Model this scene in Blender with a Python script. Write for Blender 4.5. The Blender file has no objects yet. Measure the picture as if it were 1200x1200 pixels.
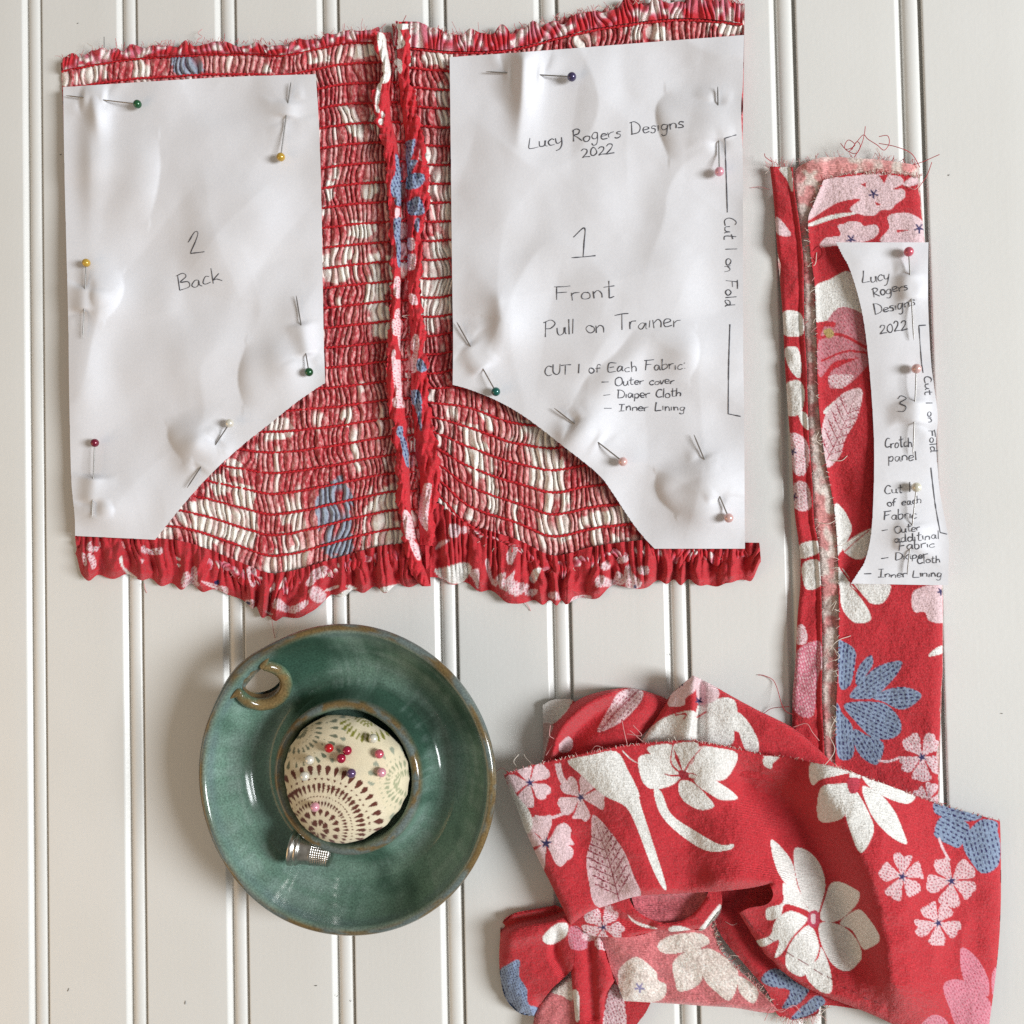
import bpy, math
import numpy as np

# ------------------------------------------------------------------ scene, camera, light, exposure
S = bpy.context.scene
S.render.engine = 'CYCLES'
S.view_settings.view_transform = 'Standard'
S.view_settings.look = 'None'
S.view_settings.exposure = 0.0
S.view_settings.gamma = 1.0
S.cycles.use_denoising = False
S.cycles.sample_clamp_indirect = 4.0
S.cycles.blur_glossy = 0.5
S.cycles.max_bounces = 8
COL = S.collection

FPX = 1200.0                                   # focal length in photograph pixels (1200 px wide frame)
AX, AY, AZ = math.radians(1.45645), math.radians(10.43078), math.radians(-1.23669)
CAM = np.array([0.09068, 0.0, 0.43762])
_rx = np.array([[1, 0, 0], [0, math.cos(AX), -math.sin(AX)], [0, math.sin(AX), math.cos(AX)]])
_ry = np.array([[math.cos(AY), 0, math.sin(AY)], [0, 1, 0], [-math.sin(AY), 0, math.cos(AY)]])
_rz = np.array([[math.cos(AZ), -math.sin(AZ), 0], [math.sin(AZ), math.cos(AZ), 0], [0, 0, 1]])
ROT = _rz @ _ry @ _rx
cd = bpy.data.cameras.new('camera')
cd.sensor_width = 36.0
cd.lens = 36.0 * FPX / 1200.0
cd.clip_start = 0.01
cd.clip_end = 50.0
cam = bpy.data.objects.new('camera', cd)
COL.objects.link(cam)
from mathutils import Matrix, Vector
M4 = Matrix.Identity(4)
for i in range(3):
    for j in range(3):
        M4[i][j] = ROT[i, j]
    M4[i][3] = CAM[i]
cam.matrix_world = M4
S.camera = cam

world = bpy.data.worlds.new('World')
S.world = world
world.use_nodes = True
bg = world.node_tree.nodes['Background']
bg.inputs['Color'].default_value = (1.0, 0.935, 0.82, 1)
bg.inputs['Strength'].default_value = 0.255


def area_lamp(name, loc, target, sx, sy, power, color):
    l = bpy.data.lights.new(name, 'AREA')
    l.shape = 'RECTANGLE'
    l.size, l.size_y = sx, sy
    l.energy = power
    l.color = color
    o = bpy.data.objects.new(name, l)
    COL.objects.link(o)
    o.location = loc
    d = Vector(target) - Vector(loc)
    o.rotation_euler = d.to_track_quat('-Z', 'Y').to_euler()
    return o


# the window to the right of the table
area_lamp('window_light', (2.6, -0.16, 1.72), (0.0, 0.0, 0.0), 0.80, 1.10, 115.0, (0.955, 0.985, 1.0))
# warm fill added at the left, standing in for bounce from the room
area_lamp('warm_fill', (-0.95, -0.35, 0.55), (-0.2, -0.1, 0.0), 0.7, 0.7, 2.4, (1.0, 0.62, 0.28))


# ------------------------------------------------------------------ helpers
def W(px, py, z):
    """point at height z (mm) above the table that sits on the ray through photo pixel px, py -> metres"""
    px = np.asarray(px, float); py = np.asarray(py, float); z = np.asarray(z, float)
    px, py, z = np.broadcast_arrays(px, py, z)
    d = np.stack([(px - 600) / FPX, -(py - 600) / FPX, -np.ones_like(px)], -1) @ ROT.T
    t = (z * 1e-3 - CAM[2]) / d[..., 2]
    return CAM + t[..., None] * d


def PX(co):
    v = (np.asarray(co) - CAM) @ ROT
    return np.stack([600 - FPX * v[..., 0] / v[..., 2], 600 + FPX * v[..., 1] / v[..., 2]], -1)


def lin(*c):
    c = np.array(c, float) / 255.0
    return np.where(c <= 0.04045, c / 12.92, ((c + 0.055) / 1.055) ** 2.4)


def hash2(ix, iy, seed=0):
    ix = ix.astype(np.int64); iy = iy.astype(np.int64)
    h = (ix * 374761393 + iy * 668265263 + seed * 974634777) & 0x7fffffff
    h = ((h ^ (h >> 13)) * 1274126177) & 0x7fffffff
    h = ((h ^ (h >> 16)) * 1103515245 + 12345) & 0x7fffffff
    return ((h ^ (h >> 11)) & 0xffffff) / float(0xffffff)


def noise(x, y, seed=0):
    x = np.asarray(x, float); y = np.asarray(y, float)
    x, y = np.broadcast_arrays(x, y)
    ix = np.floor(x); iy = np.floor(y)
    fx = x - ix; fy = y - iy
    fx = fx * fx * (3 - 2 * fx); fy = fy * fy * (3 - 2 * fy)
    a = hash2(ix, iy, seed); b = hash2(ix + 1, iy, seed)
    c = hash2(ix, iy + 1, seed); d = hash2(ix + 1, iy + 1, seed)
    return (a + (b - a) * fx) * (1 - fy) + (c + (d - c) * fx) * fy


def fbm(x, y, seed=0, octv=3):
    s = 0; a = 0.5; t = 0
    for o in range(octv):
        s = s + a * noise(x * 2 ** o, y * 2 ** o, seed + 17 * o); t += a; a *= 0.5
    return s / t


def sstep(a, b, x):
    t = np.clip((x - a) / (b - a), 0, 1)
    return t * t * (3 - 2 * t)


def spline(pts, n=8, closed=False):
    P = np.array(pts, float)
    if closed:
        P = np.vstack([P[-1], P, P[0], P[1]])
    else:
        P = np.vstack([2 * P[0] - P[1], P, 2 * P[-1] - P[-2]])
    out = []
    t = np.linspace(0, 1, n, endpoint=False)[:, None]
    for i in range(1, len(P) - 2):
        p0, p1, p2, p3 = P[i - 1], P[i], P[i + 1], P[i + 2]
        out.append(0.5 * (2 * p1 + (p2 - p0) * t + (2 * p0 - 5 * p1 + 4 * p2 - p3) * t ** 2 + (3 * p1 - p0 - 3 * p2 + p3) * t ** 3))
    if not closed:
        out.append(P[-2][None])
    return np.vstack(out)


def resample(pts, step):
    P = np.array(pts, float)
    d = np.r_[0, np.cumsum(np.linalg.norm(np.diff(P, axis=0), axis=1))]
    n = max(2, int(round(d[-1] / step)) + 1)
    s = np.linspace(0, d[-1], n)
    return np.stack([np.interp(s, d, P[:, k]) for k in range(P.shape[1])], 1)


def inside(x, y, poly):
    r = np.zeros(x.shape, bool)
    x1, y1 = poly[-1]
    for x0, y0 in poly:
        if y0 != y1:
            c = (y0 > y) != (y1 > y)
            r ^= c & (x < (x1 - x0) * (y - y0) / (y1 - y0) + x0)
        x1, y1 = x0, y0
    return r


def near(x, y, pl):
    """distance to and nearest point on a polyline"""
    pl = np.array(pl, float)
    best = np.full(x.shape, 1e18); bx = np.zeros(x.shape); by = np.zeros(x.shape)
    for (ax, ay), (cx, cy) in zip(pl[:-1], pl[1:]):
        dx, dy = cx - ax, cy - ay
        L = dx * dx + dy * dy
        if L < 1e-12:
            continue
        t = np.clip(((x - ax) * dx + (y - ay) * dy) / L, 0, 1)
        qx = ax + t * dx; qy = ay + t * dy
        d = (x - qx) ** 2 + (y - qy) ** 2
        m = d < best
        best[m] = d[m]; bx[m] = qx[m]; by[m] = qy[m]
    return np.sqrt(best), bx, by


def mesh(name, co, faces, parent=None, mat=None, col=None, smooth=True):
    me = bpy.data.meshes.new(name)
    co = np.asarray(co, np.float32).reshape(-1, 3)
    if isinstance(faces, np.ndarray):
        nf, k = faces.shape
        me.vertices.add(len(co)); me.loops.add(nf * k); me.polygons.add(nf)
        me.vertices.foreach_set('co', co.ravel())
        me.loops.foreach_set('vertex_index', faces.astype(np.int32).ravel())
        me.polygons.foreach_set('loop_start', np.arange(0, nf * k, k, dtype=np.int32))
        me.update(calc_edges=True)
        me.validate()
    else:
        me.from_pydata([tuple(map(float, c)) for c in co], [], faces)
    if smooth:
        me.polygons.foreach_set('use_smooth', np.ones(len(me.polygons), bool))
    if col is not None:
        a = me.color_attributes.new('Col', 'FLOAT_COLOR', 'POINT')
        c4 = np.ones((len(co), 4), np.float32)
        c4[:, :3] = col
        a.data.foreach_set('color', c4.ravel())
    if mat is not None:
        me.materials.append(mat)
    o = bpy.data.objects.new(name, me)
    COL.objects.link(o)
    if parent is not None:
        o.parent = parent
    return o


def thing(name, label, cat, group=None):
    o = bpy.data.objects.new(name, None)
    o.empty_display_size = 0.01
    COL.objects.link(o)
    return tag(o, label, cat, group)


def tag(o, label=None, cat=None, group=None, kind=None):
    if label: o['label'] = label
    if cat: o['category'] = cat
    if group: o['group'] = group
    if kind: o['kind'] = kind
    return o


def grid_faces(nr, nc, wrap=False):
    i = np.arange(nr * nc).reshape(nr, nc)
    if wrap:
        i = np.hstack([i, i[:, :1]])
    return np.stack([i[:-1, :-1], i[1:, :-1], i[1:, 1:], i[:-1, 1:]], -1).reshape(-1, 4)


def sheet(name, poly, zfun, parent, mat, colfun=None, sp=1.3, thick=0.4):
    """a cloth or paper layer: outline in photo pixels, height in mm over the table"""
    poly = np.array(poly, float)
    cl = np.vstack([poly, poly[:1]])
    x0, y0 = poly.min(0) - 2 * sp; x1, y1 = poly.max(0) + 2 * sp
    gx = np.arange(x0, x1 + sp, sp); gy = np.arange(y0, y1 + sp, sp)
    X, Y = np.meshgrid(gx, gy)
    ins = inside(X, Y, poly)
    # only vertices next to the outline need a distance
    pad = np.pad(ins, 1)
    ring = np.zeros_like(ins)
    for a in (0, 1, 2):
        for b in (0, 1, 2):
            ring |= pad[a:a + ins.shape[0], b:b + ins.shape[1]]
    ring &= ~ins
    rx, ry = X[ring], Y[ring]
    d, bx, by = near(rx, ry, cl)
    keepr = d < sp * 0.85
    keep = ins.copy()
    idx = np.argwhere(ring)
    keep[idx[keepr, 0], idx[keepr, 1]] = True
    X[idx[keepr, 0], idx[keepr, 1]] = bx[keepr]
    Y[idx[keepr, 0], idx[keepr, 1]] = by[keepr]
    F = grid_faces(*X.shape)
    kf = keep.ravel()
    F = F[kf[F].all(1)]
    used = np.unique(F)
    mp = -np.ones(X.size, int); mp[used] = np.arange(len(used))
    F = mp[F]
    x = X.ravel()[used]; y = Y.ravel()[used]
    z = zfun(x, y)
    # drop faces that the snapping collapsed or flipped
    ar = 0
    for a, b in ((0, 1), (1, 2), (2, 3), (3, 0)):
        ar = ar + x[F[:, a]] * y[F[:, b]] - x[F[:, b]] * y[F[:, a]]
    F = F[ar < -0.02]
    co = W(x, y, z)
    E = np.vstack([F[:, [0, 1]], F[:, [1, 2]], F[:, [2, 3]], F[:, [3, 0]]])
    key = np.sort(E, 1); key = key[:, 0] * len(x) + key[:, 1]
    u, inv, cnt = np.unique(key, return_inverse=True, return_counts=True)
    B = E[cnt[inv] == 1]
    bv = np.unique(B)
    m1 = -np.ones(len(x), int); m1[bv] = len(x) + np.arange(len(bv))
    m2 = -np.ones(len(x), int); m2[bv] = len(x) + len(bv) + np.arange(len(bv))
    top = co[bv]; bot = W(x[bv], y[bv], z[bv] - thick)
    Fs = np.stack([m1[B[:, 1]], m1[B[:, 0]], m2[B[:, 0]], m2[B[:, 1]]], 1)
    co = np.vstack([co, top, bot])
    F = np.vstack([F, Fs])
    c = None
    if colfun is not None:
        c = colfun(x, y)
        c = np.vstack([c, c[bv], c[bv]])
    return mesh(name, co, F, parent, mat, c)


def tube_data(P, r, n=6, cap=True):
    """P world points (m), r metres (scalar or per point)"""
    P = np.asarray(P, float)
    r = np.broadcast_to(np.asarray(r, float), (len(P),))
    T = np.gradient(P, axis=0)
    T /= np.linalg.norm(T, axis=1)[:, None] + 1e-12
    up = np.array([0, 0, 1.0])
    if abs(T[:, 2]).max() > 0.9:
        up = np.array([0.3, 0.9, 0.1])
    Nn = np.cross(T, up); Nn /= np.linalg.norm(Nn, axis=1)[:, None] + 1e-12
    Bn = np.cross(T, Nn)
    a = np.linspace(0, 2 * math.pi, n, endpoint=False)
    V = P[:, None] + r[:, None, None] * (np.cos(a)[None, :, None] * Nn[:, None] + np.sin(a)[None, :, None] * Bn[:, None])
    F = grid_faces(len(P), n, wrap=True)[:, ::-1]
    return V.reshape(-1, 3), F


class Bag:
    def __init__(s):
        s.v = []; s.f = []; s.c = []; s.n = 0

    def add(s, V, F, col=None):
        V = np.asarray(V).reshape(-1, 3)
        s.v.append(V); s.f.append(F + s.n); s.n += len(V)
        if col is not None:
            s.c.append(np.broadcast_to(np.asarray(col, float), V.shape))

    def build(s, name, parent, mat):
        return mesh(name, np.vstack(s.v), np.vstack(s.f), parent, mat, np.vstack(s.c) if s.c else None)


class Canvas:
    """flat print of a cloth, laid out over a patch of photo pixels"""
    def __init__(s, x0, y0, x1, y1, base, sc=2.5):
        s.x0, s.y0, s.sc = x0, y0, sc
        s.w = int((x1 - x0) * sc); s.h = int((y1 - y0) * sc)
        s.a = np.empty((s.h, s.w, 3), np.float32); s.a[:] = base
        s.z = (0, 0, 1.0)

    def zone(s, ox, oy, k):
        s.z = (ox, oy, k)

    def tr(s, pts):
        P = np.array(pts, float)
        return P * s.z[2] + np.array(s.z[:2])

    def raw(s, P, color, clip=None):
        Q = (P - np.array([s.x0, s.y0])) * s.sc
        a0 = np.floor(Q.min(0)).astype(int) - 1; a1 = np.ceil(Q.max(0)).astype(int) + 2
        i0, j0 = max(a0[0], 0), max(a0[1], 0); i1, j1 = min(a1[0], s.w), min(a1[1], s.h)
        if i1 <= i0 or j1 <= j0:
            return None
        X, Y = np.meshgrid(np.arange(i0, i1) + 0.5, np.arange(j0, j1) + 0.5)
        m = inside(X, Y, Q)
        if clip is not None:
            m &= clip[j0:j1, i0:i1]
        s.a[j0:j1, i0:i1][m] = color
        full = np.zeros((s.h, s.w), bool); full[j0:j1, i0:i1] = m
        return full

    def poly(s, pts, color, n=6, smooth=True):
        P = s.tr(pts)
        if smooth and len(P) > 3:
            P = spline(P, n, True)
        return s.raw(P, color)

    def line(s, pts, w, color, clip=None, taper=False):
        P = spline(s.tr(pts), 6) if len(pts) > 2 else resample(s.tr(pts), 1.0)
        T = np.gradient(P, axis=0); T /= np.linalg.norm(T, axis=1)[:, None] + 1e-9
        N = np.stack([-T[:, 1], T[:, 0]], 1)
        ww = np.full(len(P), w / 2.0)
        if taper:
            ww = ww * np.linspace(1, 0.3, len(P))
        return s.raw(np.vstack([P + N * ww[:, None], (P - N * ww[:, None])[::-1]]), color, clip)

    def dashes(s, mask, ang, color, du=5.0, dv=3.4, ln=2.6, wd=1.25, seed=0, jit=0.5):
        """rows of small dashes inside mask; sizes in photo px"""
        if mask is None or not mask.any():
            return
        jj, ii = np.nonzero(mask)
        i0, i1, j0, j1 = ii.min(), ii.max() + 1, jj.min(), jj.max() + 1
        X, Y = np.meshgrid(np.arange(i0, i1), np.arange(j0, j1))
        x = X / s.sc; y = Y / s.sc
        ca, sa = math.cos(ang), math.sin(ang)
        u = x * ca + y * sa; v = -x * sa + y * ca
        row = np.floor(v / dv)
        off = hash2(row, row * 0, seed) * du
        cell = np.floor((u + off) / du)
        ln = ln * (.7 + .6 * hash2(cell, row, seed + 5)); wd = wd * (.75 + .5 * hash2(cell, row, seed + 6))
        ju = (hash2(cell, row, seed + 1) - .5) * jit * 1.6; jv = (hash2(cell, row, seed + 2) - .5) * jit
        fu = (u + off) - (cell + 0.5) * du - ju
        fv = v - (row + 0.5) * dv - jv
        m = (np.abs(fu) / (ln / 2)) ** 2 + (np.abs(fv) / (wd / 2)) ** 2 < 1
        m &= mask[j0:j1, i0:i1]
        s.a[j0:j1, i0:i1][m] = color

    def flower(s, c, r, rot, color, star, dash=None, n=5, seed=0):
        """small five petalled blossom with notched petals, in zone units"""
        rs = np.random.RandomState(seed + 5)
        for k in range(n):
            a = rot + k * 2 * math.pi / n + rs.uniform(-.12, .12)
            rr = r * rs.uniform(.88, 1.08)
            j = lambda: rs.uniform(-.06, .06)
            sh = [(0.02, 0), (0.30, .16), (0.62, .34 + j()), (0.88 + j(), .40 + j()), (0.95 + j(), .20), (0.93 + j(), 0.05), (1.02 + j(), -.12), (0.92 + j(), -.34 + j()), (0.6, -.34 + j()), (0.3, -.16)]
            pts = [(c[0] + rr * (u * math.cos(a) - v * math.sin(a)), c[1] + rr * (u * math.sin(a) + v * math.cos(a))) for u, v in sh]
            m = s.poly(pts, color, 4)
            if dash is not None:
                s.dashes(m, a, dash, 4.8, 3.2, 2.5, 1.25, seed + k, .9)
        if star is not None:
            for k in range(5):
                a = rot + k * 2 * math.pi / 5 + .3
                b = .22 * r
                p = [(c[0] + b * math.cos(a), c[1] + b * math.sin(a)), (c[0] + .3 * b * math.cos(a + 1.4), c[1] + .3 * b * math.sin(a + 1.4)),
                     (c[0] - .2 * b * math.cos(a), c[1] - .2 * b * math.sin(a)), (c[0] + .3 * b * math.cos(a - 1.4), c[1] + .3 * b * math.sin(a - 1.4))]
                s.poly(p, star, smooth=False)

    def vein(s, mask, base, tip, color, n=7, seed=0, wdt=1.1):
        """main vein with side sprigs of dashes on a leaf, zone units"""
        rs = np.random.RandomState(seed)
        b = np.array(base, float); t = np.array(tip, float); d = t - b; L = np.linalg.norm(d); d /= L
        nn = np.array([-d[1], d[0]])
        s.line([b, b + d * L * .5 + nn * L * .02, t], wdt, color, mask, True)
        for k in range(n):
            o = b + d * L * (0.08 + .75 * k / n)
            for sg in (-1, 1):
                q = o + (d * .62 + nn * sg * .6) * L * .27
                s.line([o, (o + q) / 2 + nn * sg * L * .01, q], wdt * .75, color, mask, True)
                for f in (.35, .6, .85):
                    c = o + (q - o) * f
                    for s2 in (-1, 1):
                        e = c + (d * .8 + nn * (sg * .6 + s2 * .7)) * L * .055
                        s.line([c + (e - c) * .3, e], wdt * 1.0, color, mask)

    def get(s, x, y):
        u = np.clip((np.asarray(x) - s.x0) * s.sc - .5, 0, s.w - 1.001); v = np.clip((np.asarray(y) - s.y0) * s.sc - .5, 0, s.h - 1.001)
        i = u.astype(int); j = v.astype(int); fu = (u - i)[:, None]; fv = (v - j)[:, None]
        A = s.a
        return (A[j, i] * (1 - fu) + A[j, i + 1] * fu) * (1 - fv) + (A[j + 1, i] * (1 - fu) + A[j + 1, i + 1] * fu) * fv


# ------------------------------------------------------------------ materials
def mat_new(name):
    m = bpy.data.materials.new(name)
    m.use_nodes = True
    nt = m.node_tree
    return m, nt, nt.nodes['Principled BSDF']


def nd(nt, t, **kw):
    n = nt.nodes.new(t)
    for k, v in kw.items():
        setattr(n, k, v)
    return n


def cloth_mat(name, weave=1500.0, bump=0.5, sheen=0.15, var=0.16, rough=0.92):
    m, nt, b = mat_new(name)
    at = nd(nt, 'ShaderNodeAttribute', attribute_name='Col')
    tc = nd(nt, 'ShaderNodeTexCoord')
    n1 = nd(nt, 'ShaderNodeTexNoise'); n1.inputs['Scale'].default_value = weave; n1.inputs['Detail'].default_value = 2
    n2 = nd(nt, 'ShaderNodeTexNoise'); n2.inputs['Scale'].default_value = 90.0; n2.inputs['Detail'].default_value = 3
    wv = nd(nt, 'ShaderNodeTexWave', wave_type='BANDS', bands_direction='Y'); wv.inputs['Scale'].default_value = weave * .42; wv.inputs['Distortion'].default_value = 3.0
    wv.inputs['Detail'].default_value = 1.0
    for n in (n1, n2, wv):
        nt.links.new(tc.outputs['Object'], n.inputs['Vector'])
    mr = nd(nt, 'ShaderNodeMapRange'); mr.inputs['From Min'].default_value = .3; mr.inputs['From Max'].default_value = .7
    mr.inputs['To Min'].default_value = 1 - var; mr.inputs['To Max'].default_value = 1 + var
    nt.links.new(n1.outputs['Fac'], mr.inputs['Value'])
    mr2 = nd(nt, 'ShaderNodeMapRange'); mr2.inputs['To Min'].default_value = .92; mr2.inputs['To Max'].default_value = 1.08
    nt.links.new(n2.outputs['Fac'], mr2.inputs['Value'])
    mu = nd(nt, 'ShaderNodeMath', operation='MULTIPLY')
    nt.links.new(mr.outputs[0], mu.inputs[0]); nt.links.new(mr2.outputs[0], mu.inputs[1])
    vm = nd(nt, 'ShaderNodeVectorMath', operation='SCALE')
    nt.links.new(at.outputs['Color'], vm.inputs[0]); nt.links.new(mu.outputs[0], vm.inputs['Scale'])
    n3 = nd(nt, 'ShaderNodeTexNoise'); n3.inputs['Scale'].default_value = weave * 1.5; n3.inputs['Detail'].default_value = 1
    nt.links.new(tc.outputs['Object'], n3.inputs['Vector'])
    m3 = nd(nt, 'ShaderNodeMapRange'); m3.inputs['From Min'].default_value = .55; m3.inputs['From Max'].default_value = .75; m3.inputs['To Max'].default_value = var * .55
    nt.links.new(n3.outputs['Fac'], m3.inputs['Value'])
    mx = nd(nt, 'ShaderNodeMix', data_type='RGBA'); mx.inputs['B'].default_value = (.85, .72, .70, 1)      # pale speckle: yarn highlights painted into the colour
    nt.links.new(m3.outputs[0], mx.inputs['Factor']); nt.links.new(vm.outputs[0], mx.inputs['A'])
    nt.links.new(mx.outputs['Result'], b.inputs['Base Color'])
    ad = nd(nt, 'ShaderNodeMath', operation='MULTIPLY_ADD'); ad.inputs[1].default_value = .5
    nt.links.new(wv.outputs['Fac'], ad.inputs[0]); nt.links.new(n1.outputs['Fac'], ad.inputs[2])
    bp = nd(nt, 'ShaderNodeBump'); bp.inputs['Strength'].default_value = bump; bp.inputs['Distance'].default_value = .0004
    nt.links.new(ad.outputs[0], bp.inputs['Height']); nt.links.new(bp.outputs[0], b.inputs['Normal'])
    b.inputs['Roughness'].default_value = rough
    b.inputs['Specular IOR Level'].default_value = .3
    b.inputs['Sheen Weight'].default_value = sheen
    b.inputs['Sheen Roughness'].default_value = .5
    return m


def plain(name, color, rough=.5, metal=0.0, spec=.5, coat=0.0, nscale=0, namp=0.0, bump=0.0):
    m, nt, b = mat_new(name)
    b.inputs['Base Color'].default_value = (*color, 1)
    b.inputs['Roughness'].default_value = rough
    b.inputs['Metallic'].default_value = metal
    b.inputs['Specular IOR Level'].default_value = spec
    b.inputs['Coat Weight'].default_value = coat
    if nscale:
        tc = nd(nt, 'ShaderNodeTexCoord')
        n1 = nd(nt, 'ShaderNodeTexNoise'); n1.inputs['Scale'].default_value = nscale; n1.inputs['Detail'].default_value = 4
        nt.links.new(tc.outputs['Object'], n1.inputs['Vector'])
        mr = nd(nt, 'ShaderNodeMapRange'); mr.inputs['From Min'].default_value = .3; mr.inputs['From Max'].default_value = .7
        mr.inputs['To Min'].default_value = 1 - namp; mr.inputs['To Max'].default_value = 1 + namp
        nt.links.new(n1.outputs['Fac'], mr.inputs['Value'])
        vm = nd(nt, 'ShaderNodeVectorMath', operation='SCALE'); vm.inputs[0].default_value = color
        nt.links.new(mr.outputs[0], vm.inputs['Scale']); nt.links.new(vm.outputs[0], b.inputs['Base Color'])
        if bump:
            bp = nd(nt, 'ShaderNodeBump'); bp.inputs['Strength'].default_value = bump; bp.inputs['Distance'].default_value = .0003
            nt.links.new(n1.outputs['Fac'], bp.inputs['Height']); nt.links.new(bp.outputs[0], b.inputs['Normal'])
    return m


RED = lin(204, 44, 55); WHITE = lin(247, 245, 241); PINK = lin(243, 212, 217); BLUE = lin(144, 162, 190)
NAVY = lin(48, 42, 98); DPINK = lin(196, 62, 84); WRONG = lin(205, 112, 116); CREAM = lin(222, 212, 195)
MPINK = lin(214, 120, 140)
M_cloth = cloth_mat('crepe_print', 1350.0, 1.0, .15, .13, .75)
M_wrong = cloth_mat('crepe_wrong_side', 1100.0, .8, .3, .2)
M_shirr = cloth_mat('shirred_print', 1700.0, .45, .1, .2)
M_thread = plain('red_thread', lin(192, 26, 38), .8, nscale=2500, namp=.3, bump=.4)
M_fray = None
M_paper = plain('paper_white', (.755, .755, .795), .75, spec=.25, nscale=900, namp=.02, bump=.12)
M_ink = plain('pen_ink', lin(76, 76, 84), .6, nscale=700, namp=.35)
M_steel = plain('pin_steel', (.36, .35, .34), .42, 1.0, nscale=800, namp=.1)
# ------------------------------------------------------------------ white beadboard table top
M_paint, _nt, _b = mat_new('satin_white_paint')
_tc = nd(_nt, 'ShaderNodeTexCoord')
_n1 = nd(_nt, 'ShaderNodeTexNoise'); _n1.inputs['Scale'].default_value = 420; _n1.inputs['Detail'].default_value = 3
_n2 = nd(_nt, 'ShaderNodeTexNoise'); _n2.inputs['Scale'].default_value = 14; _n2.inputs['Detail'].default_value = 4
for _n in (_n1, _n2):
    _nt.links.new(_tc.outputs['Object'], _n.inputs['Vector'])
_cr = nd(_nt, 'ShaderNodeValToRGB')
_cr.color_ramp.elements[0].position = .3; _cr.color_ramp.elements[0].color = (.745, .742, .722, 1)
_cr.color_ramp.elements[1].position = .75; _cr.color_ramp.elements[1].color = (.785, .783, .768, 1)
_nt.links.new(_n2.outputs['Fac'], _cr.inputs['Fac']); _nt.links.new(_cr.outputs['Color'], _b.inputs['Base Color'])
_mp = nd(_nt, 'ShaderNodeMapping'); _mp.inputs['Scale'].default_value = (1.0, .03, 1.0); _nt.links.new(_tc.outputs['Object'], _mp.inputs['Vector'])
_n3 = nd(_nt, 'ShaderNodeTexNoise'); _n3.inputs['Scale'].default_value = 700; _n3.inputs['Detail'].default_value = 3; _nt.links.new(_mp.outputs[0], _n3.inputs['Vector'])
_ad = nd(_nt, 'ShaderNodeMath', operation='MULTIPLY_ADD'); _ad.inputs[1].default_value = .35
_nt.links.new(_n3.outputs['Fac'], _ad.inputs[0]); _nt.links.new(_n1.outputs['Fac'], _ad.inputs[2])
_bp = nd(_nt, 'ShaderNodeBump'); _bp.inputs['Strength'].default_value = .16; _bp.inputs['Distance'].default_value = .0003
_nt.links.new(_ad.outputs[0], _bp.inputs['Height']); _nt.links.new(_bp.outputs[0], _b.inputs['Normal'])
_b.inputs['Roughness'].default_value = .33
M_speck = plain('dark_fleck', (.03, .025, .02), .8, nscale=500, namp=.3)

tabletop = mesh('tabletop', [(-.46, -.5, -.012), (.46, -.5, -.012), (.46, .5, -.012), (-.46, .5, -.012),
                             (-.46, -.5, -.0034), (.46, -.5, -.0034), (.46, .5, -.0034), (-.46, .5, -.0034)],
                [(0, 3, 2, 1), (4, 5, 6, 7), (0, 1, 5, 4), (1, 2, 6, 5), (2, 3, 7, 6), (3, 0, 4, 7)], None, M_paint, smooth=False)
tag(tabletop, 'white painted beadboard table top with upright beads', 'table top', kind='structure')


def plank_mesh():
    pr = [(0.0, -3.4), (0.0, -.5), (.12, -.16), (.45, 0.0)]
    pr += [(x, 0.0) for x in np.linspace(1, 38.9, 5)]
    pr += [(39.25, -.03), (39.6, -.15), (40.1, -.65), (41.1, -1.65), (41.7, -2.2), (42.15, -2.35)]
    for a in np.linspace(math.pi, 0, 15):
        pr.append((45.55 + 3.35 * math.cos(a), -2.3 + 2.2 * math.sin(a) ** .9))
    pr += [(48.95, -3.4)]
    pr = np.array(pr) * 1e-3
    ys = np.linspace(.5, -.5, 9)
    V = np.array([[(p[0], y, p[1]) for p in pr] for y in ys])
    me = mesh('plank', V, grid_faces(len(ys), len(pr)), tabletop, M_paint)
    return me


plank = plank_mesh()
for k, n in enumerate(range(-1, 12)):
    o = plank if k == 0 else plank.copy()
    if k:
        COL.objects.link(o)
        o.parent = tabletop
    o.location = ((n - 5.5) * .05 + .0104, 0, 0)

for (sx, sy, a, l) in ((80, 1160, 1.2, 4), (217, 1175, 1.4, 4), (1174, 836, 0, 2), (395, 1167, .6, 2), (411, 1173, .8, 2), (71, 181, 0, 2), (785, 767, -.8, 3), (1112, 205, 1.2, 2),
                       (940, 207, .2, 1.5), (91, 27, .3, 1.5), (488, 400, 0, 1), (370, 1155, .1, 3)):
    p = np.array([[sx - l / 2 * math.cos(a), sy + l / 2 * math.sin(a)], [sx, sy + .3], [sx + l / 2 * math.cos(a), sy - l / 2 * math.sin(a)]])
    V, F = tube_data(W(p[:, 0], p[:, 1], .25 if sx not in (411, 395) else 0), [.0001, .00013, .00008], 6)
    mesh('speck', V, F, tabletop, M_speck)

# ------------------------------------------------------------------ shirred garment cut open
garment = thing('shirred_garment', 'red and white floral shirred garment cut open, with ruffled hem and centre seam', 'garment')
GZ = (300, 0, 1 / 3.0)


def _ip(xs, ys):
    xs = np.array(xs, float); ys = np.array(ys, float)
    c = spline(np.stack([xs, ys], 1), 6)
    return lambda x: np.interp(x, c[:, 0], c[:, 1])


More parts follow.
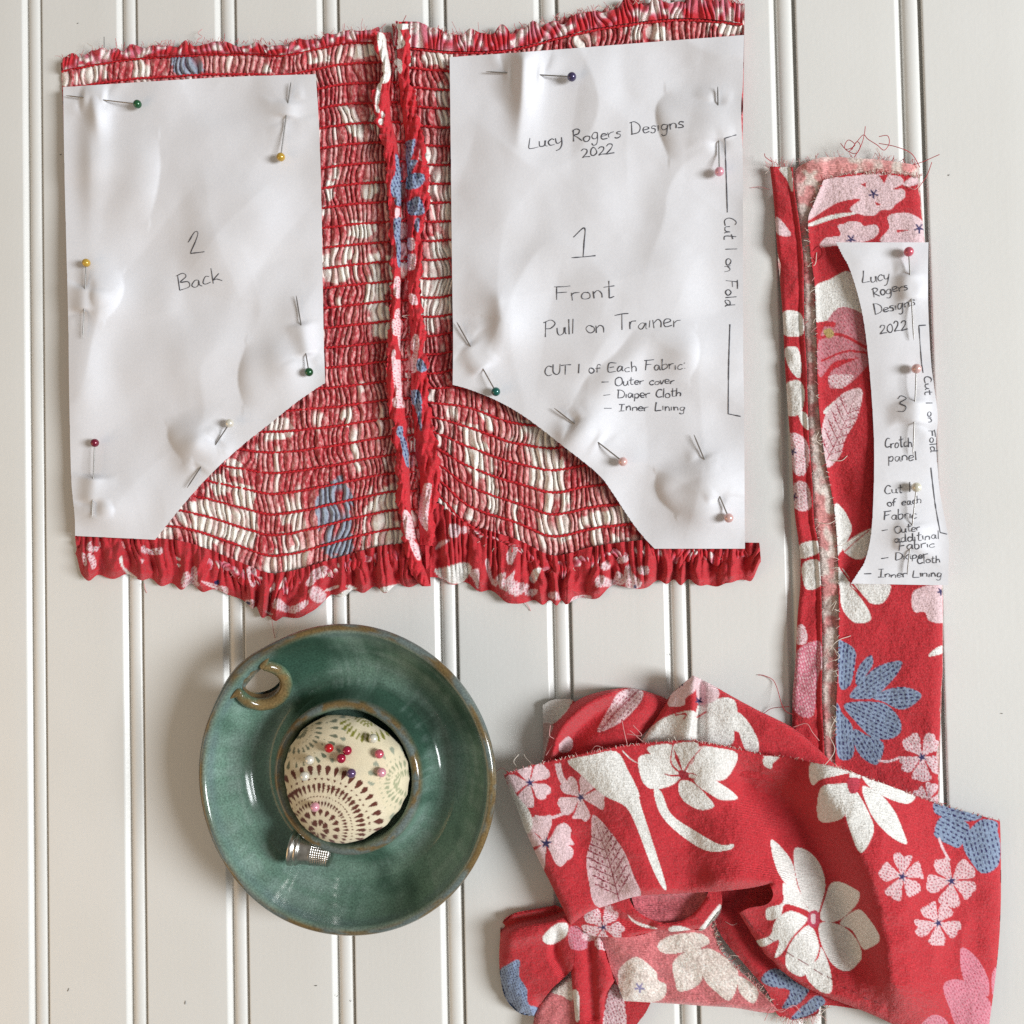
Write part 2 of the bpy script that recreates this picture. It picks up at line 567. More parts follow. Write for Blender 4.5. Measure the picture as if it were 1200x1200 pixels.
L0 = _ip([66, 80, 117, 160, 207, 250, 300, 333, 400, 440, 490], [86, 82, 75, 69, 66, 64, 64, 65, 52, 50, 50])
L1 = _ip([66, 200, 300, 380, 420, 457, 490], [462, 460, 458, 455, 451, 446, 444])
L2 = _ip([66, 130, 200, 237, 280, 313, 335, 357, 400, 450, 490], [632, 632, 636, 645, 662, 675, 674, 669, 656, 643, 640])
R0 = _ip([450, 490, 533, 583, 617, 660, 700, 787, 853, 890], [54, 58, 62, 61, 55, 44, 35, 24, 27, 33])
R1 = _ip([450, 480, 507, 550, 600, 650, 697, 780, 890], [432, 436, 438, 432, 449, 447, 443, 450, 455])
R2 = _ip([450, 490, 507, 520, 550, 600, 617, 650, 697, 750, 780, 820, 890], [556, 564, 574, 586, 616, 634, 641, 655, 644, 637, 637, 639, 640])


def rowL(x, r):
    return np.where(r <= 17, L0(x) + (L1(x) - L0(x)) * r / 17.0, L1(x) + (L2(x) - L1(x)) * (r - 17) / 9.0)


def rowR(x, r):
    return np.where(r <= 17, R0(x) + (R1(x) - R0(x)) * r / 17.0, R1(x) + (R2(x) - R1(x)) * (r - 17) / 8.0)


# printed patches on the gathered cloth
SH = Canvas(55, -5, 905, 735, np.zeros(3), 1.5)       # channels: white, blue, red strength
Wm, Bm, Rm = (1, 0, 0), (0, 1, 0), (0, 0, 1)
SH.zone(300, 0, 1 / 3)
for p in ([(300, 365), (390, 370), (420, 420), (400, 470), (340, 470), (300, 420)], [(395, 900), (475, 905), (475, 1000), (450, 1050), (480, 1100), (470, 1180), (395, 1180), (390, 1090), (375, 1020)],
          [(428, 860), (440, 850), (448, 905), (428, 905)], [(320, 780), (410, 785), (400, 840), (320, 830)], [(235, 730), (258, 735), (250, 775), (232, 770)], [(245, 640), (275, 640), (275, 700), (245, 700)],
          [(370, 640), (430, 655), (420, 690), (370, 690)], [(300, 170), (400, 150), (440, 190), (330, 200)], [(260, 580), (290, 590), (280, 630), (255, 625)],
          [(495, 180), (545, 180), (550, 232), (500, 225)], [(598, 180), (680, 180), (680, 230), (600, 230)], [(628, 312), (690, 310), (690, 440), (650, 430)], [(585, 585), (690, 585), (690, 695), (600, 690), (620, 640)],
          [(608, 710), (690, 708), (690, 830), (640, 790)], [(598, 840), (690, 835), (690, 905), (602, 905)], [(555, 915), (690, 905), (690, 985), (570, 978)], [(565, 985), (690, 985), (690, 1120), (580, 1110)],
          [(580, 520), (630, 520), (625, 575), (585, 572)], [(590, 1110), (640, 1120), (630, 1170), (600, 1150)], [(235, 900), (330, 920), (320, 980), (240, 985)], [(270, 860), (330, 850), (330, 910), (270, 910)]):
    SH.poly(p, Wm, 4)
SH.zone(350, 380, .2915)
for p in ([(245, 890), (255, 760), (335, 660), (370, 650), (400, 720), (408, 810), (405, 895)], [(180, 340), (240, 340), (248, 460), (215, 460)], [(225, 500), (245, 500), (240, 570), (225, 570)], [(370, 900), (410, 900), (410, 960)],
          [(655, 420), (720, 420), (765, 560), (785, 640), (850, 780), (885, 880), (830, 865), (760, 740), (690, 650), (670, 520)], [(790, 790), (880, 770), (900, 880), (840, 870)], [(900, 420), (960, 430), (1010, 560), (1060, 760), (1000, 740), (930, 560)],
          [(560, 700), (640, 730), (720, 790), (640, 770), (560, 740)], [(730, 340), (790, 360), (800, 430), (750, 420)], [(600, 320), (640, 340), (640, 385), (600, 375)], [(960, 700), (1020, 720), (1010, 850), (960, 840)]):
    SH.poly(p, Wm, 4)
b1 = SH.poly([(72, 690), (120, 650), (160, 600), (178, 620), (215, 690), (205, 770), (218, 905), (120, 925), (78, 870)], Bm, 4)
SH.poly([(140, 940), (230, 920), (235, 960), (180, 980)], Bm, 4)
SH.zone(50, 380, 1 / 3)
for p in ([(590, 530), (645, 535), (650, 600), (600, 590)], [(640, 555), (740, 575), (740, 640), (690, 640)], [(500, 625), (740, 640), (735, 790), (640, 755), (540, 730), (480, 670)], [(835, 640), (860, 570), (890, 560), (915, 600), (925, 880), (780, 868), (795, 805), (870, 790), (875, 700), (840, 705)],
          [(770, 345), (870, 335), (870, 405), (770, 400)], [(1055, 300), (1115, 300), (1110, 365), (1065, 360)], [(1085, 370), (1112, 370), (1112, 505), (1092, 500)], [(540, 735), (610, 735), (600, 790), (545, 785)], [(405, 700), (455, 705), (450, 765), (405, 760)], [(640, 690), (740, 690), (735, 790)],
          [(1120, 700), (1200, 690), (1200, 850), (1110, 830)], [(650, 470), (700, 480), (690, 540), (655, 520)], [(860, 560), (885, 555), (880, 630), (855, 630)]):
    SH.poly(p, Wm, 4)
SH.zone(550, 350, 1 / 3)
for p in ([(185, 430), (300, 470), (320, 540), (345, 660), (350, 850), (255, 825), (250, 700), (205, 640), (190, 540)], [(420, 820), (640, 850), (640, 900), (500, 890), (410, 850)], [(395, 760), (490, 755), (480, 810), (400, 820)], [(0, 480), (70, 540), (90, 690), (30, 660), (0, 600)], [(490, 725), (570, 735), (560, 795), (490, 790)],
          [(190, 440), (290, 470), (270, 520), (190, 500)], [(110, 700), (180, 720), (190, 800), (120, 790)], [(540, 520), (580, 600), (520, 650)], [(0, 540), (90, 590), (80, 620), (0, 600)]):
    SH.poly(p, Wm, 4)
SH.zone(0, 0, 1 / 3)
for p in ([(300, 190), (350, 190), (380, 270), (330, 290), (230, 300), (220, 260)], [(470, 170), (520, 180), (520, 280), (470, 280)], [(930, 180), (960, 250), (900, 250)], [(1090, 180), (1150, 180), (1150, 220), (1090, 220)]):
    SH.poly(p, Wm, 4)
SH.poly([(600, 190), (650, 165), (690, 175), (715, 250), (690, 268), (625, 265)], Bm, 4)
SH.zone(600, 0, 1 / 3)
for p in ([(230, 60), (280, 30), (300, 60), (290, 150), (220, 160)], [(400, 30), (450, 20), (460, 130), (400, 130)], [(480, 100), (560, 90), (560, 140), (480, 140)], [(620, 30), (690, 20), (680, 70), (620, 70)], [(720, 50), (800, 60), (800, 120), (730, 120)], [(330, 20), (370, 20), (360, 60)]):
    SH.poly(p, Wm, 4)

C_red, C_mot, C_pk, C_wh, C_bl = lin(164, 24, 38), lin(208, 92, 98), lin(238, 188, 186), lin(248, 244, 237), lin(158, 168, 184)


def panel(name, rowf, r0, r1, xl, xr, seed):
    """gathered cloth between the rows of elastic stitching"""
    per = 12
    nr = int((r1 - r0) * per) + 1
    r = np.linspace(r0, r1, nr)
    nc = int((xr(300) - xl(300)) / 1.05)
    u = np.linspace(0, 1, nc)
    Rr, U = np.meshgrid(r, u, indexing='ij')
    yy = 55 + Rr * 22.5
    x = xl(yy) + (xr(yy) - xl(yy)) * U
    band = np.floor(Rr)
    t = Rr - band
    lean = (noise(x / 40.0, band * 1.7 + 3, seed) - .5) * 12
    bow = (noise(x / 14.0, band * 2.3 + 1, seed + 3) - .5) * 7 * np.sin(math.pi * t)
    xe = x + lean * (t - .5) + bow + 1.2 * (noise(x / 3., Rr * 3, seed + 8) - .5)
    wid = 6.7
    ph = xe / wid + 2.0 * noise(xe / 27.0, Rr * .42, seed + 5) + .7 * noise(xe / 9.0, Rr * .9, seed + 6) + .45 * hash2(band, band * 0, seed + 9)
    rid = np.floor(ph)
    fr = ph - rid
    sh = np.abs(np.sin(math.pi * fr)) ** .7
    hj = .5 + .75 * noise(rid * 1.37, Rr * .55, seed + 11)
    env = .5 + .5 * sstep(.0, .2, np.minimum(t, 1 - t))
    env = np.where(Rr < 0, .55, env)
    wrk = (noise(xe / 1.8, Rr * 22 / 9, seed + 21) - .5) * .55 + (noise(xe / 4, Rr * 22 / 5, seed + 22) - .5) * .6
    z = 1.0 + env * (2.8 * sh * hj + wrk) + .5 * (noise(x / 60, Rr / 3, seed + 30) - .5)
    y = rowf(x, Rr) + 1.6 * (noise(x / 6., Rr * 3.1, seed + 12) - .5)
    top = Rr < (r0 + .3)
    y = y + np.where(top, (r0 + .3 - Rr) / .3 * 7 * (noise(x / 5, x * 0, seed + 14) - .4), 0)
    # colour: each ridge takes the print found at its middle
    xc = x + (0.5 - fr) * wid * .6 + 5 * (noise(x / 5, Rr * 2.2, seed + 42) - .5)
    m = SH.get(xc.ravel(), (y + 7 * (noise(rid * .9, Rr * 1.3, seed + 41) - .5)).ravel())
    m = m.reshape(x.shape + (3,))
    h = noise(rid * 1.1, Rr * .8, seed + 50) * .55 + noise(x / 26, Rr / 2.2, seed + 51) * .5
    base = C_red + (C_mot - C_red) * sstep(.0, .4, h)[..., None]
    base = base + (C_pk - base) * sstep(.45, .9, h)[..., None]
    sp = hash2(np.arange(x.size).reshape(x.shape), Rr * 7, seed + 60)
    sp = (sp + np.roll(sp, 1, 1) + np.roll(sp, 1, 0)) / 3
    base = base + (C_pk - base) * (sstep(.55, .72, sp) * .75)[..., None]
    base = base + (C_red - base) * (sstep(.5, .3, sp) * .7)[..., None]
    wcol = C_wh * (.96 + .05 * sp[..., None])
    odd = noise(rid * 1.7, Rr * .7, seed + 71)
    wm = m[..., 0] * sstep(.2, .36, odd) * (.75 + .25 * sstep(.2, .5, noise(x / 7, Rr * 2.5, seed + 91)))
    c = base + (wcol - base) * np.clip(wm, 0, 1)[..., None]
    c = c + (C_wh - c) * (sstep(.8, .88, odd) * .8)[..., None]
    bc = C_bl + (NAVY - C_bl) * (sstep(.62, .7, sp) * .5)[..., None]
    c = c + (bc - c) * (np.clip(m[..., 1], 0, 1) * sstep(.05, .2, odd))[..., None]
    # crease shade painted in: colour turns deep red at the bottom of a tuck
    c = c + (C_red - c) * (sstep(.16, .03, np.minimum(fr, 1 - fr)) * .8 * (1 - .5 * np.clip(m[..., 0] + m[..., 1], 0, 1)))[..., None]
    return mesh(name, W(x, y, z), grid_faces(*x.shape), garment, M_shirr, c.reshape(-1, 3))


cst = lambda xs, ys: (lambda y: np.interp(y, xs, ys))
LX = cst([40, 100, 300, 500, 640], [71, 74, 79, 84, 90]); LXR = cst([30, 100, 200, 300, 450, 560, 650], [456, 468, 478, 480, 484, 490, 496])
RX = cst([20, 60, 100, 150, 200, 300, 450, 560, 600], [460, 461, 464, 470, 473, 473, 475, 481, 484]); RXR = cst([20, 300, 640], [873, 868, 871])
panel('left_panel', rowL, -.5, 26.5, LX, LXR, 1)
panel('right_panel', rowR, -.95, 25.5, RX, RXR, 2)


def stitch_rows(rowf, n, xl, xr, seed):
    rs = np.random.RandomState(seed)
    for k in range(n):
        yy = 55 + k * 22.5
        a, b = float(xl(yy)) + 1, float(xr(yy)) - 2
        x = np.arange(a, b, 1.5)
        j = np.arange(len(x))
        zig = np.where(j % 3 == 0, .75, -.35)
        y = rowf(x, k + 0 * x) + zig + .8 * (noise(x / 11, x * 0 + k, seed) - .5)
        z = 2.55 + .3 * np.where(j % 3 == 1, 1, -.4) + .6 * (noise(x / 9., x * 0 + k * 3, seed + 2) - .5)
        V, F = tube_data(W(x, y, z), .00047 + .00022 * (noise(x / 2.3, x * 0 + k, seed + 4) - .3), 6)
        mesh('stitch_row', V, F, garment, M_thread)


stitch_rows(rowL, 27, LX, LXR, 3)
stitch_rows(rowR, 26, RX, RXR, 4)

# print on the seam allowances and the ruffle
CG = Canvas(60, 0, 905, 740, RED, 2.5)
CG.zone(0, 0, 1)


def cz(z):
    CG.zone(*z)


Z1, Z2, Z3, Z4 = (420, 10, 140 / 1200), (410, 140, 140 / 1200), (410, 270, 140 / 1200), (410, 400, 140 / 1200)
Z5, Z6, Z7, Z8 = (410, 530, .15), (580, 590, .15), (250, 600, .15), (80, 600, .15)
cz(Z1)
for p in ([(190, 260), (260, 260), (310, 420), (320, 540), (260, 580), (210, 440)], [(250, 560), (330, 560), (320, 690), (280, 750), (215, 740), (230, 640)], [(200, 740), (235, 740), (220, 850), (200, 960), (170, 960), (175, 850)], [(170, 960), (200, 980), (215, 1040), (180, 1040)], [(235, 1030), (265, 1060), (250, 1100), (225, 1080)], [(205, 1110), (245, 1110), (235, 1165), (205, 1160)],
          [(370, 200), (420, 220), (450, 300), (470, 340), (430, 400), (330, 390), (340, 320), (400, 310)], [(340, 120), (520, 150), (530, 200), (380, 200)], [(380, 510), (430, 520), (440, 600), (420, 660), (380, 580)]):
    CG.poly(p, WHITE * .97, 4)
cz(Z2)
for i, p in enumerate(([(455, 350), (490, 380), (515, 520), (530, 640), (520, 780), (470, 790), (420, 760), (410, 640), (460, 520)], [(450, 800), (520, 800), (515, 870), (460, 860)], [(440, 1000), (520, 1000), (510, 1200), (450, 1200)],
                       [(540, 250), (600, 210), (660, 200), (650, 280), (610, 400), (540, 400)], [(520, 430), (680, 410), (640, 480), (610, 540), (540, 560)], [(560, 560), (740, 545), (740, 640), (680, 690), (640, 700), (560, 690)], [(640, 790), (700, 780), (745, 880), (740, 950), (600, 960), (570, 850)], [(660, 1000), (700, 1000), (690, 1130), (650, 1090)], [(480, 150), (530, 160), (530, 200), (490, 200)])):
    m = CG.poly(p, BLUE, 4)
    CG.dashes(m, 1.2, NAVY, 5.0, 3.6, 3.4, 1.7, i)
for p in ([(455, 900), (500, 900), (500, 960), (460, 990)], [(700, 290), (720, 420), (690, 400)]):
    CG.poly(p, PINK, 4)
cz(Z3)
m = CG.poly([(455, 0), (525, 0), (525, 150), (510, 350), (480, 350), (460, 150)], BLUE, 4); CG.dashes(m, 1.3, NAVY, 5.0, 3.6, 3.2, 1.5, 3)
for i, p in enumerate(([(450, 480), (500, 470), (515, 620), (490, 690), (440, 640)], [(430, 900), (520, 890), (525, 1000), (500, 1050), (440, 1050), (420, 980)], [(460, 800), (500, 790), (500, 870), (450, 880)], [(480, 1060), (515, 1060), (520, 1200), (500, 1200)],
                       [(570, 90), (640, 80), (650, 180), (590, 190)], [(580, 250), (660, 240), (650, 380), (580, 400), (565, 310)], [(590, 640), (660, 650), (680, 740), (610, 740)], [(640, 1050), (690, 1060), (690, 1200), (610, 1190)], [(545, 500), (590, 500), (570, 560)])):
    m = CG.poly(p, PINK, 4); CG.dashes(m, .4, DPINK, 4.0, 3.0, 2.0, 1.0, i)
cz(Z4)
for i, p in enumerate(([(420, 120), (460, 80), (460, 180), (530, 200), (525, 420), (520, 540), (460, 540), (430, 300)], [(430, 580), (510, 540), (555, 600), (550, 660), (450, 665)], [(610, 0), (690, 0), (680, 120), (670, 300), (590, 300), (590, 200), (640, 110)])):
    m = CG.poly(p, PINK, 4); CG.dashes(m, .2, DPINK, 5.0, 4.0, 2.4, 1.0, i + 20)
for i, p in enumerate(([(670, 200), (720, 180), (775, 290), (680, 300)], [(600, 500), (700, 500), (720, 640), (640, 640), (600, 570)], [(650, 640), (720, 650), (715, 770), (725, 900), (700, 880), (680, 760)], [(480, 860), (530, 860), (530, 970), (470, 940)], [(500, 960), (560, 980), (600, 1200), (560, 1200)])):
    m = CG.poly(p, BLUE, 4); CG.dashes(m, 1.3, NAVY, 5.0, 3.6, 3.4, 1.6, i + 30)
cz(Z5)
m = CG.poly([(410, 0), (460, 0), (475, 120), (440, 100), (425, 50)], BLUE, 4); CG.dashes(m, 1.3, NAVY, 5, 3.6, 3.4, 1.6, 5)
for i, p in enumerate(([(420, 460), (450, 460), (515, 560), (520, 650), (490, 690), (440, 670), (415, 540)], [(465, 700), (500, 690), (550, 760), (555, 830), (520, 830)], [(580, 250), (640, 250), (620, 400), (610, 520), (600, 620), (530, 500), (515, 400), (560, 330)], [(785, 560), (860, 580), (850, 650), (800, 670), (770, 630)], [(880, 580), (915, 590), (910, 630), (870, 630)], [(700, 700), (780, 680), (770, 700), (670, 760)], [(930, 940), (1000, 910), (1010, 1000), (1000, 1070), (960, 990)])):
    m = CG.poly(p, PINK, 4); CG.dashes(m, .2, DPINK, 5.0, 4.0, 2.2, 1.0, i + 40)
CG.poly([(1055, 860), (1080, 830), (1100, 930), (1130, 1000), (1200, 950), (1200, 1010), (1130, 1045), (1095, 1000)], PINK, 4)
CG.poly([(660, 920), (740, 900), (890, 860), (950, 900), (900, 1000), (830, 1030), (720, 990)], WHITE, 4)
CG.poly([(240, 1060), (400, 1030), (360, 1080), (260, 1095)], WHITE, 4)
cz(Z6)
for i, p in enumerate(([(90, 400), (130, 330), (180, 340), (150, 440), (130, 480), (95, 460)], [(30, 640), (120, 560), (160, 520), (150, 600), (270, 640), (180, 720), (90, 690)], [(0, 590), (60, 540), (90, 560), (20, 640), (0, 640)], [(780, 600), (830, 560), (920, 600), (950, 530), (1000, 560), (1010, 630), (850, 650), (790, 650)], [(1010, 510), (1060, 480), (1070, 540), (1150, 620), (1110, 665), (1030, 665)], [(420, 700), (480, 690), (510, 750), (430, 740)], [(590, 760), (640, 720), (740, 720), (750, 770), (600, 790)], [(240, 680), (330, 670), (310, 720), (240, 710)], [(820, 480), (870, 450), (910, 500), (850, 520)], [(960, 430), (1030, 400), (1040, 450), (970, 470)], [(1110, 500), (1190, 490), (1200, 550), (1130, 550)])):
    m = CG.poly(p, PINK, 4); CG.dashes(m, .5 + i, DPINK, 5.0, 3.6, 2.6, 1.2, i + 60)
CG.poly([(270, 590), (300, 520), (360, 500), (350, 540), (310, 620)], WHITE, 4)
CG.poly([(1085, 640), (1105, 640), (1105, 662), (1085, 662)], NAVY, 4)
cz(Z7)
for i, p in enumerate(([(740, 620), (800, 580), (880, 640), (860, 700), (790, 700)], [(470, 690), (520, 680), (600, 740), (720, 690), (740, 720), (640, 790), (520, 770), (460, 740)], [(250, 690), (320, 690), (310, 760), (270, 740)], [(760, 470), (870, 420), (900, 480), (790, 530)], [(260, 440), (330, 440), (330, 570), (290, 570)], [(50, 580), (110, 590), (110, 640), (50, 620)], [(720, 560), (760, 500), (800, 540), (760, 580)])):
    m = CG.poly(p, PINK, 4); CG.dashes(m, .5 + i, DPINK, 4.6, 3.2, 2.4, 1.2, i + 80)
for p in ([(870, 610), (970, 570), (975, 590), (900, 615)], [(900, 690), (1060, 600), (1080, 640), (950, 700)], [(1045, 570), (1120, 590), (1110, 605), (1045, 590)], [(400, 770), (470, 800), (440, 805)]):
    CG.poly(p, WHITE, 4)
CG.poly([(5, 545), (40, 530), (50, 560), (20, 570)], NAVY, 3); CG.poly([(255, 700), (290, 705), (285, 725), (258, 722)], NAVY, 3)
cz(Z8)
for i, p in enumerate(([(150, 250), (180, 230), (190, 270), (240, 270), (220, 310), (150, 300)], [(105, 330), (130, 325), (145, 400), (125, 420)], [(145, 340), (175, 320), (215, 370), (215, 430), (185, 445), (170, 400)], [(580, 260), (640, 290), (730, 280), (720, 330), (580, 320)], [(880, 560), (900, 480), (945, 480), (950, 590), (900, 590)], [(965, 440), (1005, 440), (1010, 540), (1030, 570), (960, 590)], [(1050, 540), (1190, 580), (1195, 620), (1060, 560)], [(565, 370), (600, 370), (575, 410)])):
    m = CG.poly(p, PINK, 4); CG.dashes(m, .5 + i, DPINK, 4.6, 3.2, 2.6, 1.3, i + 100)
CG.poly([(400, 360), (420, 350), (430, 420), (480, 470), (535, 510), (500, 530), (440, 460), (405, 400)], WHITE, 4)
CG.poly([(845, 350), (875, 365), (870, 380), (850, 370)], WHITE, 3); CG.poly([(845, 400), (880, 415), (865, 435)], WHITE, 3)


def flap(name, ys, xl, xr, hgt, seed, raw_left):
    """standing seam allowance, raw edge on one side"""
    a = spline(np.stack([ys, xl], 1), 10); b = spline(np.stack([ys, xr], 1), 10)
    y = np.arange(ys[0], ys[-1], 1.0)
    XL = np.interp(y, a[:, 0], a[:, 1]); XR = np.interp(y, b[:, 0], b[:, 1])
    nj = 10.0 * (fbm(y / 11, y * 0, seed, 3) - .5) + 2.5 * (noise(y / 2.6, y * 0, seed + 1) - .5)
    if raw_left: XL = XL + nj
    else: XR = XR + nj
    u = np.linspace(0, 1, 22)
    Y, U = np.meshgrid(y, u, indexing='ij')
    X = XL[:, None] + (XR - XL)[:, None] * U
    uu = U if raw_left else 1 - U
    prof = (1 - np.abs(2 * np.clip(uu * .85 + .22, 0, 1) - 1) ** 2.2) ** .6
    pk = .72 + .5 * noise(y / 9, y * 0 + .5, seed + 3)[:, None]
    z = 1.2 + hgt * prof * pk + 3.0 * (noise(X / 2.8 + .05 * Y, Y / 17, seed + 4) - .5) + 1.0 * (noise(X / 2, Y / 4, seed + 14) - .5) + .7 * np.abs(np.sin(math.pi * (Y / 8.5 + 1.5 * noise(Y / 21, U, seed + 9)))) * (1 - .5 * uu)
    z = np.maximum(z, .9)
    c = CG.get(X.ravel(), Y.ravel())
    return mesh(name, W(X, Y + 1.2 * (noise(X / 5, Y / 5, seed + 6) - .5), z), grid_faces(*X.shape), garment, M_shirr, c)


flap('seam_allowance', [38, 62, 80, 109, 127, 146, 169, 192, 222, 245, 279, 320, 360, 400, 440, 470, 500, 540, 590, 610, 645, 670, 688],
     [438, 440, 447, 437, 437, 440, 447, 452, 452, 455, 457, 458, 457, 456, 455, 456, 460, 465, 466, 468, 472, 482, 494],
     [452, 456, 459, 459, 460, 462, 467, 470, 472, 472, 471, 471, 471, 471.5, 472, 474.5, 479, 481, 483, 485, 494, 503, 505], 8.6, 31, True)
flap('seam_allowance', [28, 50, 80, 103, 144, 169, 198, 233, 257, 290, 330, 370, 400, 430, 470, 510, 540, 560, 580, 600, 640],
     [459, 462, 464, 466, 470, 472, 473, 473, 474, 475, 476, 477, 479, 479, 480, 483, 485, 489, 490, 488, 489],
     [482, 479, 478, 484, 491, 498, 502, 503, 500, 494, 493, 495, 497, 500, 503, 509, 516, 515, 513, 509, 508], 6.8, 37, False)


def ruffle(name, x0, x1, topf, botp, seed, z0=.9):
    bp = spline(np.array(botp, float), 6)
    x = np.arange(x0, x1, 1.05)
    yb = np.interp(x, bp[:, 0], bp[:, 1])
    yt = topf(x)
    per = 29.0
    php = x / per + 1.4 * noise(x / 48, x * 0, seed)
    fl = .5 + .5 * np.sin(2 * math.pi * php)
    yb = yb + 6.0 * (fl - .45) + 4 * (noise(x / 15, x * 0, seed + 21) - .5)
    ends = sstep(0, 12, x1 - x) if seed == 57 else sstep(0, 8, x - x0)
    yb = yt + (yb - yt) * (.55 + .45 * ends)
    t = np.linspace(0, 1, 40)
    X, T = np.meshgrid(x, t, indexing='ij')
    FL = fl[:, None]
    sway = 11.0 * (noise(X / 24, T * 1.5, seed + 2) - .5) * T
    Y = yt[:, None] + (yb - yt)[:, None] * T
    gather = np.abs(np.sin(math.pi * (X / 12.5 + 2.4 * noise(X / 33, X * 0, seed + 3)))) ** .7
    z = z0 + 1.0 * (1 - T) + 2.0 * gather * np.exp(-(T / .38) ** 2) + 4.2 * (fbm(X / 19, Y / 15, seed + 23, 2) - .4) * sstep(.05, .4, T) + (1.2 + 5.6 * np.sin(math.pi * np.clip(T * .62 + .12, 0, 1)) ** 1.5) * FL ** .8 * (.25 + .75 * T) * (.7 + .6 * noise(X / 40, X * 0, seed + 4))
    z = z - 2.6 * FL * sstep(.8, 1, T) + 1.8 * (fbm(X / 8, Y / 12, seed + 6, 2) - .5) + 1.3 * (1 - np.abs(2 * noise(X / 10 + Y / 30, Y / 22, seed + 26) - 1)) * sstep(0, .3, T) * sstep(1, .8, T)
    z = np.maximum(z, .45)
    Xw = X + sway
    Y = Y + 7 * (noise(X / 10, T * 1.8, seed + 31) - .5) * sstep(0, .25, T) * sstep(1, .75, T)
    rg = np.abs(np.sin(math.pi * (X / 11.0 + 2.6 * noise(X / 21, T * 1.2, seed + 32)))) ** .8
    z = z + 2.6 * (rg - .4) * (1 - T) ** .45 * (.4 + 1.1 * noise(X / 16, T * 2, seed + 33))
    z = np.maximum(z, .45)
    c = CG.get(Xw.ravel(), Y.ravel())
    return mesh(name, W(Xw, Y, z), grid_faces(*X.shape)[:, ::-1], garment, M_cloth, c)


ruffle('hem_ruffle', 88, 507, lambda x: L2(x) - 4,
       [(80, 668), (88, 670), (105, 676), (117, 677), (150, 676), (180, 681), (205, 686), (235, 690), (263, 696), (295, 711), (327, 726), (350, 724), (367, 714), (383, 703), (417, 692), (450, 690), (480, 686), (510, 682)], 51)
ruffle('hem_ruffle', 497, 890, lambda x: np.where(x < 560, np.interp(x, [500, 516, 535, 560], [588, 590, 606, 622]), R2(x) - 4),
       [(490, 674), (520, 680), (554, 687), (598, 703), (627, 706), (663, 705), (697, 700), (723, 686), (750, 687), (777, 681), (817, 684), (840, 688), (857, 681), (880, 684), (892, 672)], 57)


def frill(name, x0, x1, yf, w, seed):
    """raw gathered heading of the ruffle"""
    x = np.arange(x0, x1, .9)
    t = np.linspace(0, 1, 14)
    X, T = np.meshgrid(x, t, indexing='ij')
    ww = w * (.55 + .8 * noise(x / 12, x * 0, seed))[:, None]
    wob = 4 * (noise(X / 5.5, T * 1.2, seed + 1) - .5)
    Y = yf(x)[:, None] + ww * T + 3 * (noise(X / 8, T * 2, seed + 2) - .5) * T
    z = 2.9 + 2.6 * np.sin(math.pi * np.clip(T * .8 + .1, 0, 1)) + 2.4 * (np.abs(np.sin(math.pi * (X / 6.3 + 2 * noise(X / 18, T, seed + 4)))) - .5) * (.4 + .6 * T)
    n1 = noise(X / 6, T * 2.5, seed + 7); n2 = hash2(np.arange(X.size).reshape(X.shape), T * 50, seed)
    c = RED + (MPINK - RED) * sstep(.35, .6, n1)[..., None]
    c = c + (WHITE - c) * (sstep(.6, .8, n1) * .85)[..., None]
    c = c + (RED * .8 - c) * (sstep(.5, .9, n2) * .4)[..., None]
    return mesh(name, W(X + wob, Y, z), grid_faces(*X.shape)[:, ::-1], garment, M_shirr, c.reshape(-1, 3))


frill('top_frill', 74, 446, lambda x: rowL(x, -.05 + 0 * x), -15, 77)
frill('top_frill', 464, 872, lambda x: rowR(x, -.1 + 0 * x), -24, 79)
frill('ruffle_heading', 232, 468, lambda x: L2(x) + 3, 15, 71)
frill('ruffle_heading', 556, 612, lambda x: R2(x) + 1, 9, 73)
frill('ruffle_heading', 600, 880, lambda x: R2(x) + 3, 16, 75)
